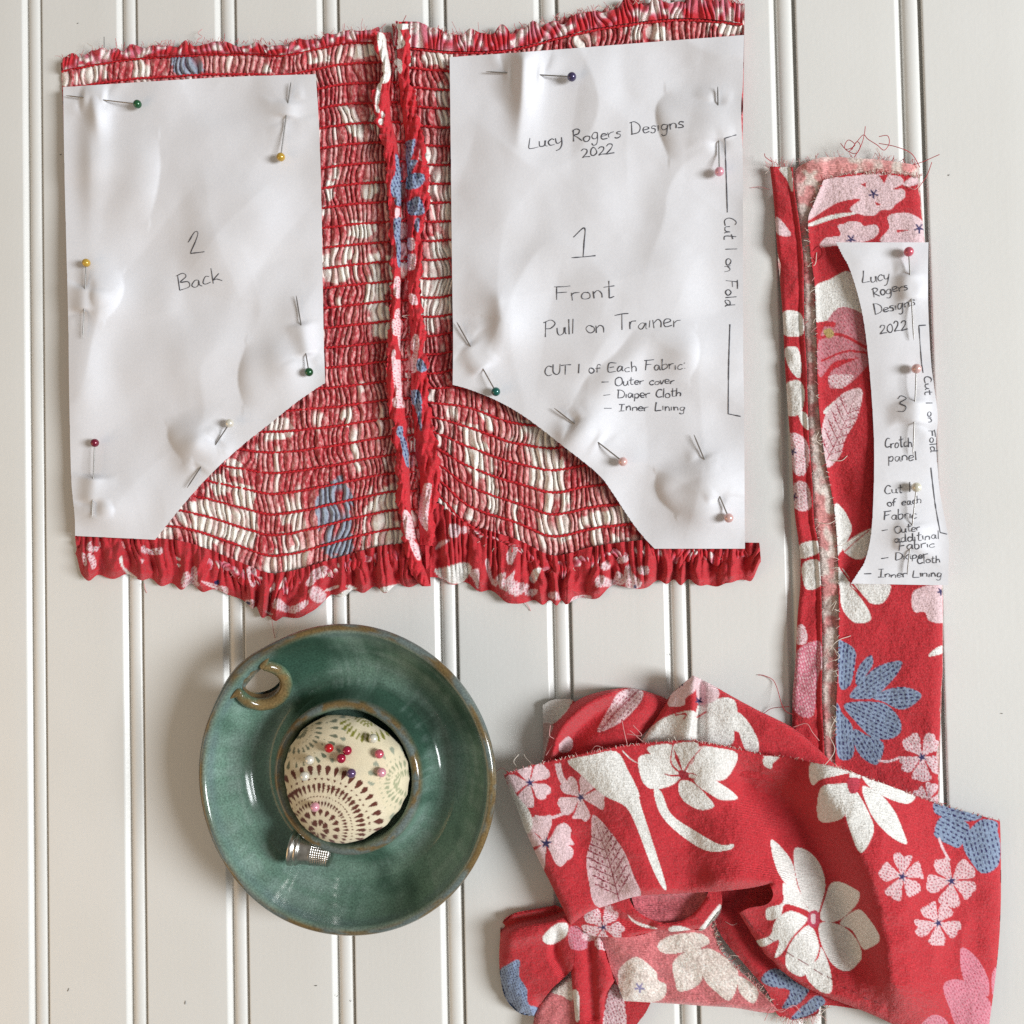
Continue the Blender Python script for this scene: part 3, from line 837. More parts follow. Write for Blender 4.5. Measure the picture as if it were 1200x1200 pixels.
# ------------------------------------------------------------------ paper pattern pieces, pins and handwriting
class Paper:
    def __init__(s, base, bumps, ridges, seed, wave=1.6, dents=()):
        s.dents = dents
        s.base, s.bumps, s.ridges, s.seed, s.wave = base, bumps, ridges, seed, wave
        s.pins = []
        s.edge = None

    def soft(s, x, y):
        x = np.asarray(x, float); y = np.asarray(y, float)
        z = s.base + 0 * x
        z = z + s.wave * (fbm(x / 100, y / 100, s.seed, 2) - .35) * 2.2
        z = z + .35 * (fbm(x / 28, y / 28, s.seed + 5, 2) - .5)
        rn = noise(x / 95 + .35 * noise(x / 60, y / 60, s.seed + 9), y / 120, s.seed + 7)
        z = z + 1.3 * s.wave * (1 - np.sqrt((2 * rn - 1) ** 2 + .0008))
        for k_, (th_, lam) in enumerate(((.35, 150.0), (1.25, 190.0), (2.3, 130.0), (2.9, 210.0))):     # long straight buckles
            u = (x * math.cos(th_ + s.seed) + y * math.sin(th_ + s.seed)) / lam + .25 * noise(x / 140, y / 140, s.seed + 40 + k_)
            tri = np.abs(2 * (u - np.floor(u)) - 1)
            z = z + .75 * s.wave * np.sqrt(tri ** 2 + .0006) * sstep(.35, .75, noise(x / 85, y / 85, s.seed + 50 + k_))
        for (cx, cy, rx, ry, a, h, *sk) in s.bumps:
            ca, sa = math.cos(math.radians(a)), math.sin(math.radians(a))
            dx, dy = x - cx, y - cy
            u = (dx * ca + dy * sa); v = (-dx * sa + dy * ca)
            k = sk[0] if sk else 1.0                 # <1: steeper on the negative side
            u = np.where(u < 0, u / (rx * k), u / rx)
            z = z + 1.05 * h * np.exp(-(u * u + (v / ry) ** 2))
        for (pl, w1, w2, h0, h1) in s.ridges:        # creased ridge along a line, heights h0 -> h1, widths left / right
            pl = np.array(pl, float)
            d, bx, by = near(x, y, pl)
            pl = spline(pl, 5) if len(pl) > 2 else pl
            L = np.linalg.norm(pl[-1] - pl[0]); t = np.clip(((bx - pl[0, 0]) * (pl[-1, 0] - pl[0, 0]) + (by - pl[0, 1]) * (pl[-1, 1] - pl[0, 1])) / L ** 2, 0, 1)
            side = ((x - bx) * (pl[-1, 1] - pl[0, 1]) - (y - by) * (pl[-1, 0] - pl[0, 0])) / (d * L + 1e-6)
            q = d / (w1 + (w2 - w1) * sstep(-1, 1, side))
            z = z + 1.5 * (h0 + (h1 - h0) * t) * np.exp(-(np.sqrt(q * q + .03) - .173) * 1.5) * np.exp(-np.maximum(0, q - .8) ** 2)
        for (pl, sg, w1, w2, h) in s.dents:          # crisp crease line with the sheet swelling up on one side of it
            pl = spline(np.array(pl, float), 6)
            d, bx, by = near(x, y, pl)
            c = pl[-1] - pl[0]; L = np.hypot(*c); c = c / L
            side = sg * ((x - bx) * c[1] - (y - by) * c[0])
            t = ((x - pl[0, 0]) * c[0] + (y - pl[0, 1]) * c[1]) / L
            win = sstep(-.25, .4, t) * sstep(1.25, .6, t)
            z = z + 1.1 * h * win * np.where(side > 0, (1 - np.exp(-d / w1)) * np.exp(-(d / w2) ** 2), 0)
        f = s.base - .1
        return f + .35 * np.logaddexp(0, (z - f) / .35)

    def z(s, x, y):
        x = np.asarray(x, float); y = np.asarray(y, float)
        z = s.soft(x, y)
        for p in s.pins:
            H, A, B, T, zh, zt = p
            D = T - H; L = np.hypot(*D); D = D / L
            sd = (x - H[0]) * D[0] + (y - H[1]) * D[1]
            d = np.abs((x - H[0]) * D[1] - (y - H[1]) * D[0])
            zl = zh + (zt - zh) * np.clip(sd / L, -.05, 1.05)
            sa, sb = np.dot(A - H, D), np.dot(B - H, D)
            over = sstep(sa - 3, sa + 5, sd) * sstep(sb + 3, sb - 5, sd)
            inp = sstep(-12, -4, sd) * sstep(L + 10, L + 3, sd)
            up = np.maximum(z, zl + .6)
            dn = np.maximum(np.minimum(z, zl - .9), s.base - .2)
            w = np.exp(-(d / 9.0) ** 2)
            z = z + (up - z) * over * np.exp(-(d / 12.0) ** 2) + (dn - z) * (1 - over) * inp * w
        return z


PINS = []


def add_pin(paper, H, A, B, T, color, label):
    H, A, B, T = (np.array(v, float) for v in (H, A, B, T))
    zh = float(paper.soft(H[0], H[1])) + 3.2
    zt = float(paper.soft(T[0], T[1])) + 1.6
    paper.pins.append((H, A, B, T, zh, zt))
    rs = np.random.RandomState(int(H[0] * 7 + H[1]))
    d = (B - A) / np.hypot(*(B - A)); n = np.array([-d[1], d[0]])
    for q, sg in ((A, 1), (A, -1), (B, 1), (B, -1)):          # tension creases leaving the pin holes
        L = rs.uniform(14, 34); e = n * sg + d * rs.uniform(-.5, .5)
        paper.dents = list(paper.dents) + [([q + e * 2, q + e * L * .5 + d * rs.uniform(-3, 3), q + e * L], rs.choice([-1, 1]), 5, 13, rs.uniform(.5, 1.1))]
    PINS.append((H, T, zh, zt, color, label))


HEADC = {'green': lin(24, 84, 48), 'gold': lin(196, 158, 62), 'pearl': lin(222, 218, 206), 'maroon': lin(120, 14, 48), 'purple': lin(62, 54, 92), 'pink': lin(226, 160, 176),
         'teal': lin(14, 92, 84), 'rose': lin(204, 92, 110), 'palepink': lin(226, 186, 182), 'red': lin(176, 10, 26), 'crimson': lin(160, 12, 56), 'violet': lin(96, 70, 112), 'ivory': lin(226, 222, 204)}
M_head = {}
for k, c in HEADC.items():
    m = plain('pin_head_' + k, c, .22, 0.0, .6, .5, nscale=300, namp=.06)
    b = m.node_tree.nodes['Principled BSDF']
    b.inputs['Coat Roughness'].default_value = .06
    if k not in ('red',):
        b.inputs['Metallic'].default_value = .25
    M_head[k] = m


def ball(r, n=20, m=14):
    th = np.linspace(0, math.pi, m); ph = np.linspace(0, 2 * math.pi, n, endpoint=False)
    V = np.array([[(r * math.sin(a) * math.cos(b), r * math.sin(a) * math.sin(b), r * math.cos(a)) for b in ph] for a in th])
    return V.reshape(-1, 3), grid_faces(m, n, wrap=True)


_bv, _bf = ball(.00195)


def build_pin(Hw, Tw, color, label, group):
    """ball headed pin: head centre, tip (world)"""
    Hw = np.array(Hw); Tw = np.array(Tw)
    t = thing('pin', label, 'pin', group)
    t.location = Vector(Tw)
    h = mesh('head', _bv + (Hw - Tw), _bf, t, M_head[color])
    P = np.array([Hw + (Tw - Hw) * f for f in (0.02, .3, .6, .93, .985, 1.0)]) - Tw
    V, F = tube_data(P, [.0003, .0003, .0003, .0003, .00016, .00003], 8)
    mesh('shaft', V, F, t, M_steel)
    return t


# ---- back piece
P2 = Paper(4.5, [(108, 180, 22, 70, 0, 3.2, .6), (112, 130, 12, 24, -8, 3.6, .7), (112, 345, 26, 26, 0, 3.2, .5), (335, 425, 40, 34, -35, 5.0, .75), (232, 522, 40, 26, 30, 4.5, .45), (355, 365, 30, 26, 0, 2.2, .8),
                 (120, 592, 34, 26, 10, 3.2, .6), (330, 130, 36, 40, 0, 1.8, .8), (200, 420, 70, 40, 30, 2.0, .7), (95, 440, 26, 60, 0, 2.0), (250, 250, 80, 120, 0, 1.2, .7)],
           [], 11, 1.6, [([(186, 165), (188, 195), (184, 225), (176, 255)], -1, 22, 60, 3.0), ([(196, 500), (197, 513), (202, 524), (213, 538)], 1, 10, 34, 3.2), ([(144, 322), (145, 340), (138, 358), (124, 375)], -1, 12, 30, 2.6), ([(288, 405), (280, 430), (279, 450), (285, 474)], 1, 14, 46, 3.6), ([(128, 588), (134, 596), (133, 606)], -1, 10, 26, 1.8)])
add_pin(P2, (161, 122), (123, 118), (95, 114), (77, 112), 'green', 'green headed pin at the top left of the pattern piece marked 2 Back')
add_pin(P2, (329, 184), (339, 138), (340, 119), (341, 96), 'gold', 'gold headed pin near the top right corner of the 2 Back paper')
add_pin(P2, (101, 308), (101, 336), (99, 365), (97, 397), 'gold', 'gold headed pin on the left edge of the 2 Back paper, level with the number')
add_pin(P2, (362, 436), (360, 417), (354, 378), (347, 346), 'green', 'green headed pin just above the curved cut of the 2 Back paper')
add_pin(P2, (269, 496), (254, 520), (234, 549), (219, 572), 'pearl', 'pearl white headed pin along the curved cut of the 2 Back paper')
add_pin(P2, (111, 519), (110, 558), (109, 588), (108, 608), 'maroon', 'maroon headed pin near the bottom left corner of the 2 Back paper')
# ---- front piece
P1 = Paper(4.5, [(613, 92, 17, 46, 0, 4.4, .8), (836, 140, 44, 36, 0, 4.2, .9), (592, 385, 30, 34, 10, 4.2, .55), (560, 415, 20, 22, 0, 2.0), (676, 512, 22, 36, 45, 4.6, .8), (720, 440, 60, 20, -45, 2.6, .6), (832, 562, 32, 34, 0, 4.8, .9),
                 (806, 412, 22, 40, 0, 1.8, 1.4), (700, 260, 60, 90, 0, 1.6, .7), (560, 230, 40, 90, 0, 1.6, .8), (790, 300, 30, 60, 0, 1.0), (640, 400, 40, 30, 0, 1.5), (815, 600, 30, 14, 0, 1.5)],
           [([(614, 70), (611, 120), (607, 166)], 18, 20, 2.4, .8), ([(584, 352), (586, 374), (574, 402)], 34, 16, 1.8, .6)], 23, 1.6, [([(779, 110), (769, 124), (770, 146), (783, 184)], 1, 12, 44, 3.4), ([(769, 556), (768, 570), (774, 586), (790, 602)], 1, 10, 36, 3.2), ([(742, 388), (720, 415), (690, 440), (672, 470)], -1, 16, 40, 2.4), ([(815, 388), (820, 405), (818, 425), (808, 445)], -1, 14, 40, 2.2)])
add_pin(P1, (670, 90), (635, 89), (592, 86), (569, 84), 'purple', 'dark purple headed pin along the top edge of the 1 Front paper')
add_pin(P1, (843, 201), (842, 166), (841, 121), (841, 101), 'pink', 'pink headed pin beside the upper bracket on the 1 Front paper')
add_pin(P1, (581, 459), (568, 434), (550, 404), (535, 377), 'teal', 'teal headed pin at the left end of the 1 Front curved cut')
add_pin(P1, (730, 541), (700, 523), (671, 498), (649, 478), 'palepink', 'pale pink headed pin midway down the curved cut of the 1 Front paper')
add_pin(P1, (854, 607), (844, 583), (825, 536), (813, 509), 'palepink', 'pale pink headed pin in the bottom right corner of the 1 Front paper')
# ---- gusset piece on the printed strip
P3 = Paper(5.6, [(1068, 335, 16, 22, 0, 2.6), (1010, 300, 30, 22, 0, 1.2), (1070, 482, 22, 20, 0, 2.2), (1068, 630, 24, 20, 0, 2.4), (1040, 420, 30, 60, 0, 1.0), (1000, 680, 20, 20, 0, 1.0), (1104, 560, 14, 60, 0, -.8), (1050, 560, 30, 40, 0, .8)],
           [], 31, .9)
add_pin(P3, (1065, 295), (1067, 320), (1070, 352), (1071, 399), 'rose', 'rose headed pin at the top of the narrow paper marked 3')
add_pin(P3, (1074, 432), (1071, 468), (1070, 497), (1070, 534), 'palepink', 'pale pink headed pin beside the number 3 on the narrow paper')
add_pin(P3, (1074, 571), (1070, 614), (1066, 645), (1063, 674), 'ivory', 'ivory headed pin low on the narrow paper marked 3')

OUT2 = [(74, 102), (200, 94), (283, 89.5), (370, 87), (374, 150), (377, 250), (379, 380), (381, 449), (370, 456), (347, 472), (317, 496), (283, 523), (250, 553), (217, 589), (182, 632.5), (88, 628), (87.5, 605), (84, 570), (82.5, 530), (81, 460), (80, 380), (78, 300), (75.5, 200)]
OUT1 = [(527, 67), (640, 59), (760, 49.5), (872, 41), (870.5, 100), (868.5, 128), (870.5, 200), (871, 397), (872, 483), (873, 643), (767, 643), (752, 627), (737, 607), (718, 578), (700, 555), (660, 523), (617, 490), (583, 470), (550, 456.5), (530.5, 451), (531, 397), (530, 333), (528.5, 200)]
OUT3 = [(979.5, 284), (1088, 284), (1087.5, 330), (1088, 367), (1091, 423), (1095, 455), (1099, 488), (1097, 519), (1099, 550), (1102, 580), (1109, 616), (1112, 638), (1111, 686), (997, 684), (1006, 670), (1014, 656), (1021, 624), (1024, 567), (1024, 511), (1020, 446), (1014, 389), (1007, 352), (996, 316), (987, 299)]


def dense(poly, corners, n=6):
    """smooth an outline but keep the listed vertex indices sharp"""
    P = np.array(poly, float); N = len(P)
    out = []
    cs = sorted(corners)
    for a, b in zip(cs, cs[1:] + [cs[0] + N]):
        seg = P[[k % N for k in range(a, b + 1)]]
        out.append((spline(seg, n) if len(seg) > 2 else seg)[:-1])
    return np.vstack(out)


def build_paper(paper, out, corners, name, label):
    o = sheet(name, dense(out, corners), paper.z, None, M_paper, None, 1.6, .14)
    return tag(o, label, 'pattern paper', 'paper pattern pieces')


paper2 = build_paper(P2, OUT2, [0, 3, 7, 14, 15], 'pattern_piece', 'white paper pattern piece handwritten 2 Back, pinned over the left of the shirred garment')
paper1 = build_paper(P1, OUT1, [0, 3, 9, 10, 19], 'pattern_piece', 'white paper pattern piece handwritten 1 Front Pull on Trainer')
paper3 = build_paper(P3, OUT3, [0, 1, 12, 13], 'pattern_piece', 'narrow curved paper pattern piece handwritten 3 Crotch panel')
for (H, T, zh, zt, color, label) in PINS:
    build_pin(W(H[0], H[1], zh), W(T[0], T[1], zt), color, label, 'ball headed pins in the pattern papers')

# ---- pen strokes: each glyph is a list of polylines, cap height 1, advance last
_o = [(.30, .42), (.16, .50), (.03, .30), (.08, .06), (.22, .0), (.36, .16), (.34, .38), (.22, .5)]
G = {
    'L': ([[(.08, 1), (.03, .5), (.02, .03), (.2, 0), (.48, .04)]], .52), 'u': ([[(.02, .5), (.03, .12), (.15, 0), (.3, .12), (.35, .5)], [(.35, .5), (.36, .1), (.45, .0)]], .47),
    'c': ([[(.32, .42), (.2, .5), (.05, .36), (.03, .14), (.15, 0), (.34, .08)]], .38), 'y': ([[(.02, .5), (.05, .2), (.18, .1), (.32, .3)], [(.36, .52), (.3, .0), (.2, -.34), (.03, -.42)]], .46),
    'R': ([[(.06, 0), (.08, .96)], [(.0, .88), (.22, 1), (.42, .86), (.3, .6), (.1, .5), (.25, .3), (.5, 0)]], .54), 'o': ([_o], .42),
    'g': ([[(.33, .46), (.16, .5), (.03, .3), (.1, .04), (.25, .06), (.35, .3), (.36, .48), (.34, 0), (.28, -.34), (.12, -.42), (.02, -.3)]], .46),
    'e': ([[(.05, .25), (.33, .3), (.28, .48), (.12, .48), (.03, .24), (.12, .0), (.36, .07)]], .41), 'r': ([[(.03, .5), (.06, 0)], [(.05, .3), (.15, .46), (.33, .5)]], .37),
    's': ([[(.3, .46), (.14, .5), (.07, .36), (.24, .24), (.26, .06), (.1, 0), (.0, .06)]], .36), 'D': ([[(.08, 1), (.06, 0)], [(.0, .98), (.3, .96), (.55, .6), (.45, .15), (.05, 0)]], .62),
    'i': ([[(.06, .5), (.07, .0)]], .18), 'n': ([[(.03, .5), (.05, 0)], [(.05, .3), (.2, .5), (.33, .36), (.35, 0)]], .45),
    '2': ([[(.03, .78), (.18, 1), (.38, .86), (.3, .5), (.02, .04), (.2, .06), (.5, .03)]], .54), '0': ([[(.25, 1), (.06, .7), (.05, .25), (.22, 0), (.42, .3), (.4, .75), (.25, 1)]], .5),
    '1': ([[(.1, 1), (.1, 0)]], .26), '3': ([[(.04, .86), (.22, 1), (.4, .82), (.15, .55), (.42, .32), (.3, .04), (.0, .05)]], .5),
    'F': ([[(.1, .96), (.06, 0)], [(.0, .96), (.3, .97), (.55, 1)], [(.08, .52), (.42, .56)]], .56), 't': ([[(.16, .95), (.14, .2), (.2, 0), (.32, .03)], [(0, .6), (.34, .66)]], .38),
    'P': ([[(.06, 0), (.08, .96)], [(0, .9), (.3, 1), (.46, .78), (.3, .52), (.08, .48)]], .52), 'l': ([[(.06, 1), (.07, 0)]], .18),
    'T': ([[(.28, .96), (.27, 0)], [(0, .93), (.3, .97), (.58, .98)]], .56), 'a': ([[(.32, .44), (.16, .5), (.03, .26), (.1, .0), (.25, .08), (.34, .46), (.35, .08), (.43, .0)]], .47),
    'C': ([[(.46, .86), (.28, 1), (.08, .75), (.04, .3), (.2, 0), (.48, .1)]], .52), 'U': ([[(.03, 1), (.05, .25), (.22, 0), (.42, .2), (.45, 1)]], .52), 'f': ([[(.36, .92), (.22, 1), (.14, .75), (.13, 0)], [(0, .5), (.3, .55)]], .38),
    'E': ([[(.48, .95), (.08, .97), (.05, .02), (.48, .04)], [(.07, .5), (.38, .53)]], .54), 'h': ([[(.04, 1), (.05, 0)], [(.05, .3), (.2, .5), (.33, .36), (.35, 0)]], .44), 'b': ([[(.05, 1), (.05, .02), (.25, 0), (.36, .2), (.26, .46), (.06, .38)]], .44),
    ':': ([[(.06, .62), (.08, .56)], [(.06, .12), (.08, .06)]], .2), 'O': ([[(.3, .98), (.06, .7), (.08, .2), (.32, 0), (.55, .3), (.5, .8), (.3, .98)]], .64), 'v': ([[(.02, .5), (.15, 0), (.33, .52)]], .38),
    'p': ([[(.05, .5), (.05, -.42)], [(.05, .38), (.22, .5), (.36, .3), (.25, .03), (.06, .06)]], .44), 'I': ([[(.2, .97), (.2, .03)], [(0, .97), (.4, .99)], [(0, .02), (.42, .04)]], .5), '-': ([[(0, .42), (.5, .45)]], .62),
    'B': ([[(.06, 0), (.08, .97)], [(.0, .93), (.28, 1), (.38, .78), (.1, .53), (.42, .42), (.44, .12), (.05, 0)]], .54), 'k': ([[(.05, 1), (.05, 0)], [(.34, .55), (.06, .24), (.2, .22), (.42, .0)]], .42), 'd': ([[(.33, .42), (.16, .5), (.03, .26), (.1, 0), (.26, .06), (.35, .3), (.36, 1), (.37, .1), (.44, 0)]], .48), ' ': ([], .42)}


class Pen:
    def __init__(s, paper, seed):
        s.p, s.bag, s.rs = paper, Bag(), np.random.RandomState(seed)

    def stroke(s, pts, w=1.05):
        P = spline(pts, 6) if len(pts) > 2 else np.array(pts, float)
        P = resample(P, .8)
        T = np.gradient(P, axis=0); T /= np.linalg.norm(T, axis=1)[:, None] + 1e-9
        N = np.stack([-T[:, 1], T[:, 0]], 1)
        ww = w * .5 * (.55 + .9 * noise(np.arange(len(P)) / 7, np.zeros(len(P)) + s.rs.randint(99), 3))
        A = P + N * ww[:, None]; Bq = P - N * ww[:, None]
        Q = np.stack([A, P, Bq], 1).reshape(-1, 2)
        z = s.p.z(Q[:, 0], Q[:, 1]) + .16
        F = grid_faces(len(P), 3)
        s.bag.add(W(Q[:, 0], Q[:, 1], z), F)

    def text(s, st, a, b, h, w=.98, slant=.06, wob=.07):
        a = np.array(a, float); b = np.array(b, float)
        tot = sum(G[c][1] for c in st) - .06
        L = np.hypot(*(b - a)); ex = (b - a) / L; ey = np.array([ex[1], -ex[0]])
        sx = L / tot
        x = 0
        for c in st:
            gl, adv = G[c]
            jy = s.rs.uniform(-wob, wob); js = s.rs.uniform(.86, 1.14)
            for pl in gl:
                q = [a + ex * ((x + px + slant * py / sx * h * 1.0 + s.rs.uniform(-.03, .03)) * sx) + ey * ((py * js + jy + s.rs.uniform(-.035, .035)) * h) for px, py in pl]
                s.stroke(q, w)
            x += adv

    def build(s, parent):
        return s.bag.build('handwriting', parent, M_ink)


pen = Pen(P2, 1)
pen.stroke([(220.5, 284), (228, 272), (232, 273), (229, 283), (223.5, 296), (227, 296.5), (239.5, 295)], 1.2)
pen.text('Back', (210, 342), (259, 330), 17)
pen.build(paper2)
pen = Pen(P1, 2)
pen.text('Lucy Rogers Designs', (620, 174), (802, 150), 14)
pen.text('2022', (682, 185), (720, 179), 10.5)
pen.stroke([(672, 278), (685, 267), (684.5, 285), (683.5, 301)], 1.25); pen.stroke([(670, 302), (684, 301), (698, 299.5)], 1.25)
pen.text('Front', (650, 352), (719, 348), 18)
pen.text('Pull on Trainer', (638, 394), (797, 382), 17)
pen.text('CUT 1 of Each Fabric:', (638, 440), (804, 432), 11)
pen.text('- Outer cover', (705, 452), (790, 450), 9)
pen.text('- Diaper Cloth', (707, 467), (798, 465), 9.5)
pen.text('- Inner Lining', (708, 482), (803, 481), 9.5)
pen.text('Cut 1 on Fold', (849, 255), (851, 359), 13, slant=0)
pen.stroke([(863, 158), (849.5, 162)]); pen.stroke([(849.5, 162), (851, 200), (852.5, 249)])
pen.stroke([(855.5, 380), (854, 430), (853.5, 485)]); pen.stroke([(853.5, 485), (868, 488)])
pen.build(paper1)
pen = Pen(P3, 3)
for t, a, b, h in (('Lucy', (1011, 331), (1043, 329), 13), ('Rogers', (1023, 348), (1064, 339), 11), ('Designs', (1025, 369), (1073, 358), 12), ('2022', (1032, 392), (1064, 386), 11), ('3', (1051, 483), (1063, 482), 16), ('Crotch', (1037, 525), (1069, 523), 12),
                   ('panel', (1041, 541), (1074, 539), 11), ('Cut 1', (1037, 579), (1068, 577), 11), ('of each', (1040, 594), (1080, 590), 10), ('Fabric', (1036, 610), (1074, 607), 11), ('- Outer', (1034, 626), (1078, 622), 9), ('additinal', (1048, 636), (1101, 631), 10),
                   ('Fabric', (1053, 645), (1095, 641), 10), ('- Diaper', (1033, 658), (1087, 654), 9), ('Cloth', (1075, 661), (1102, 659), 8), ('- Inner Lining', (1013, 677), (1104, 676), 9)):
    pen.text(t, a, b, h, .95)
pen.text('Cut 1 on Fold', (1083, 441), (1091, 530), 8.5, slant=0)
pen.stroke([(1085, 381), (1077, 381.5)]); pen.stroke([(1077, 381.5), (1080, 423), (1082, 437)])
pen.stroke([(1091, 548), (1096, 590), (1102, 624)]); pen.stroke([(1102, 624), (1110, 626)])
pen.build(paper3)
# ------------------------------------------------------------------ stoneware dish, pincushion, thimble
HR = 25.0
dc = W(401.5, 914.0, HR); dc[2] = 0
RR = (W(579, 914, HR)[0] - W(228, 914, HR)[0]) / 2 * 1000
M_glaze, _nt, _b = mat_new('teal_glaze')
_at = nd(_nt, 'ShaderNodeAttribute', attribute_name='Col')
_tc = nd(_nt, 'ShaderNodeTexCoord')
_n1 = nd(_nt, 'ShaderNodeTexNoise'); _n1.inputs['Scale'].default_value = 1400; _n1.inputs['Detail'].default_value = 2
_n2 = nd(_nt, 'ShaderNodeTexNoise'); _n2.inputs['Scale'].default_value = 60; _n2.inputs['Detail'].default_value = 5
for _n in (_n1, _n2):
    _nt.links.new(_tc.outputs['Object'], _n.inputs['Vector'])
_m1 = nd(_nt, 'ShaderNodeMapRange'); _m1.inputs['From Min'].default_value = .32; _m1.inputs['From Max'].default_value = .68; _m1.inputs['To Min'].default_value = .72; _m1.inputs['To Max'].default_value = 1.25
_nt.links.new(_n1.outputs['Fac'], _m1.inputs['Value'])
_m2 = nd(_nt, 'ShaderNodeMapRange'); _m2.inputs['From Min'].default_value = .3; _m2.inputs['From Max'].default_value = .7; _m2.inputs['To Min'].default_value = .78; _m2.inputs['To Max'].default_value = 1.2
_nt.links.new(_n2.outputs['Fac'], _m2.inputs['Value'])
_mu = nd(_nt, 'ShaderNodeMath', operation='MULTIPLY'); _nt.links.new(_m1.outputs[0], _mu.inputs[0]); _nt.links.new(_m2.outputs[0], _mu.inputs[1])
_vm = nd(_nt, 'ShaderNodeVectorMath', operation='SCALE'); _nt.links.new(_at.outputs['Color'], _vm.inputs[0]); _nt.links.new(_mu.outputs[0], _vm.inputs['Scale'])
_nt.links.new(_vm.outputs[0], _b.inputs['Base Color'])
_bp = nd(_nt, 'ShaderNodeBump'); _bp.inputs['Strength'].default_value = .05; _bp.inputs['Distance'].default_value = .001
_nt.links.new(_n2.outputs['Fac'], _bp.inputs['Height']); _nt.links.new(_bp.outputs[0], _b.inputs['Normal'])
_b.inputs['Roughness'].default_value = .13
_b.inputs['Specular IOR Level'].default_value = .5
TEAL, TEAL2, BROWN, DARKG = lin(106, 136, 122), lin(56, 84, 71), lin(112, 92, 58), lin(52, 78, 66)

dish = thing('ceramic_dish', 'round teal glazed stoneware dish with brown rim, centre cup and finger loop', 'dish')
dish.location = Vector(dc)
k = RR / 72.5 * .99
prof = [(0, 1.2), (40, 1.2), (44, 0), (48, 0), (52, 1.0), (60, 7), (67, 15), (71, 20.5), (72.4, 23), (72.5, 24.2), (71.6, 25.6), (70, 26), (68.4, 25.2), (67.2, 23), (65.2, 19.6), (61.5, 14.8), (57.6, 10.8), (54, 7.9), (51, 6.3), (47.5, 5.5), (43.5, 6.1),
        (40, 8.2), (38.2, 11.5), (37.2, 15.5), (36.8, 18.5), (36.2, 20.4), (35, 21.4), (33.5, 21.6), (32.2, 20.8), (31.5, 19), (31.2, 15), (30.5, 9), (26, 7), (0.01, 6.8)]
pr = resample(spline(np.array(prof, float), 6), .85)
pr[:, 0] *= k
pr[:, 0] = np.maximum(pr[:, 0], 0.005)
NS = 420
th = np.linspace(0, 2 * math.pi, NS, endpoint=False)
Rg = np.repeat(pr[:, :1], NS, 1); Zg = np.repeat(pr[:, 1:], NS, 1)
TH = np.repeat(th[None], len(pr), 0)
_ha = math.atan2(*((W(308, 798, 15.5) - dc)[[1, 0]]))
_da = np.angle(np.exp(1j * (TH - _ha)))
wob = 1 + .06 * np.exp(-(_da / .22) ** 2) * sstep(60, 71, Rg) + .006 * np.sin(2 * TH + .8) * sstep(30, 70, Rg) + .003 * np.sin(5 * TH) * sstep(30, 70, Rg)
Xd = Rg * wob * np.cos(TH); Yd = Rg * wob * np.sin(TH)
Zd = Zg + .35 * np.sin(3 * TH + 1) * sstep(5, 30, Zg) + .035 * np.sin(Rg * 2.3 + 2 * TH) * sstep(38, 46, Rg) * sstep(64, 58, Rg)
hc = (W(308, 798, 15.5) - dc) * 1000            # finger hole, bored square to the sloping wall
HRAD = 8.8
ro = math.atan2(hc[1], hc[0])
radv = np.array([math.cos(ro), math.sin(ro), 0]); dirv = np.array([-math.sin(ro), math.cos(ro), 0])
hax = -radv * math.sin(math.radians(36)) + np.array([0, 0, math.cos(math.radians(36))])
hv = np.cross(hax, dirv)
Dv = np.stack([Xd, Yd, Zd], -1) - hc
al = (Dv @ hax)[..., None]
perp = Dv - al * hax
dd = np.linalg.norm(perp, axis=-1)
wall = (Rg > 46 * k) & (Rg < 67.4 * k)
snap = (np.abs(dd - HRAD) < .5) & wall
new = hc + al * hax + perp * (HRAD / np.maximum(dd, .1))[..., None]
Xd = np.where(snap, new[..., 0], Xd); Yd = np.where(snap, new[..., 1], Yd); Zd = np.where(snap, new[..., 2], Zd)
Fd = grid_faces(len(pr), NS, wrap=True)[:, ::-1]
fin = (dd < HRAD - .02).ravel()[Fd].mean(1) > .3
fr = Rg.ravel()[Fd].mean(1); fz = (dd.ravel()[Fd].mean(1) < HRAD)
Fd = Fd[~(fz & (fr > 46 * k) & (fr < 67.4 * k))]
# glaze: breaks brown over rims and edges, pools lighter in the trough
ang = fbm(Xd / 22, Yd / 22, 5, 3)
c = TEAL2 + (TEAL - TEAL2) * sstep(.35, .65, ang + .25 * np.exp(-((Rg / k - 50) / 7) ** 2) + .10 * np.cos(TH + 1.9))[..., None]
streak = .45 * noise(TH * 26, Rg / 14, 8) + .55 * noise(TH * 1.6, Rg / 2.2, 18)
c = c + (lin(138, 160, 152) - c) * (sstep(.45, .75, streak * .5 + ang * .5) * .6)[..., None]
outer = np.arange(len(pr)) < np.argmax(pr[:, 1])
br = np.exp(-((Rg / k - 71.0) / 1.7) ** 2) * sstep(18, 23, Zg) + np.exp(-((Rg / k - 34.6) / 1.9) ** 2) * sstep(17, 20, Zg)
br = np.where(outer[:, None] & (Rg / k > 58), np.maximum(br, .75), br)
br = np.clip(br * 1.25 * (.75 + .5 * fbm(TH * 9, Rg / 3, 12, 2)), 0, 1)
c = c + (BROWN - c) * br[..., None]
c = c + (lin(96, 118, 122) - c) * (br * sstep(.4, .62, fbm(TH * 5, Rg / 2.2, 33, 3)) * .75)[..., None]
c = c + (lin(104, 122, 128) - c) * (np.exp(-((Rg / k - 67.2) / 1.2) ** 2) * sstep(.4, .7, ang) * .5)[..., None]
mesh('bowl', np.stack([Xd, Yd, Zd], -1) * 1e-3, Fd, dish, M_glaze, c.reshape(-1, 3))
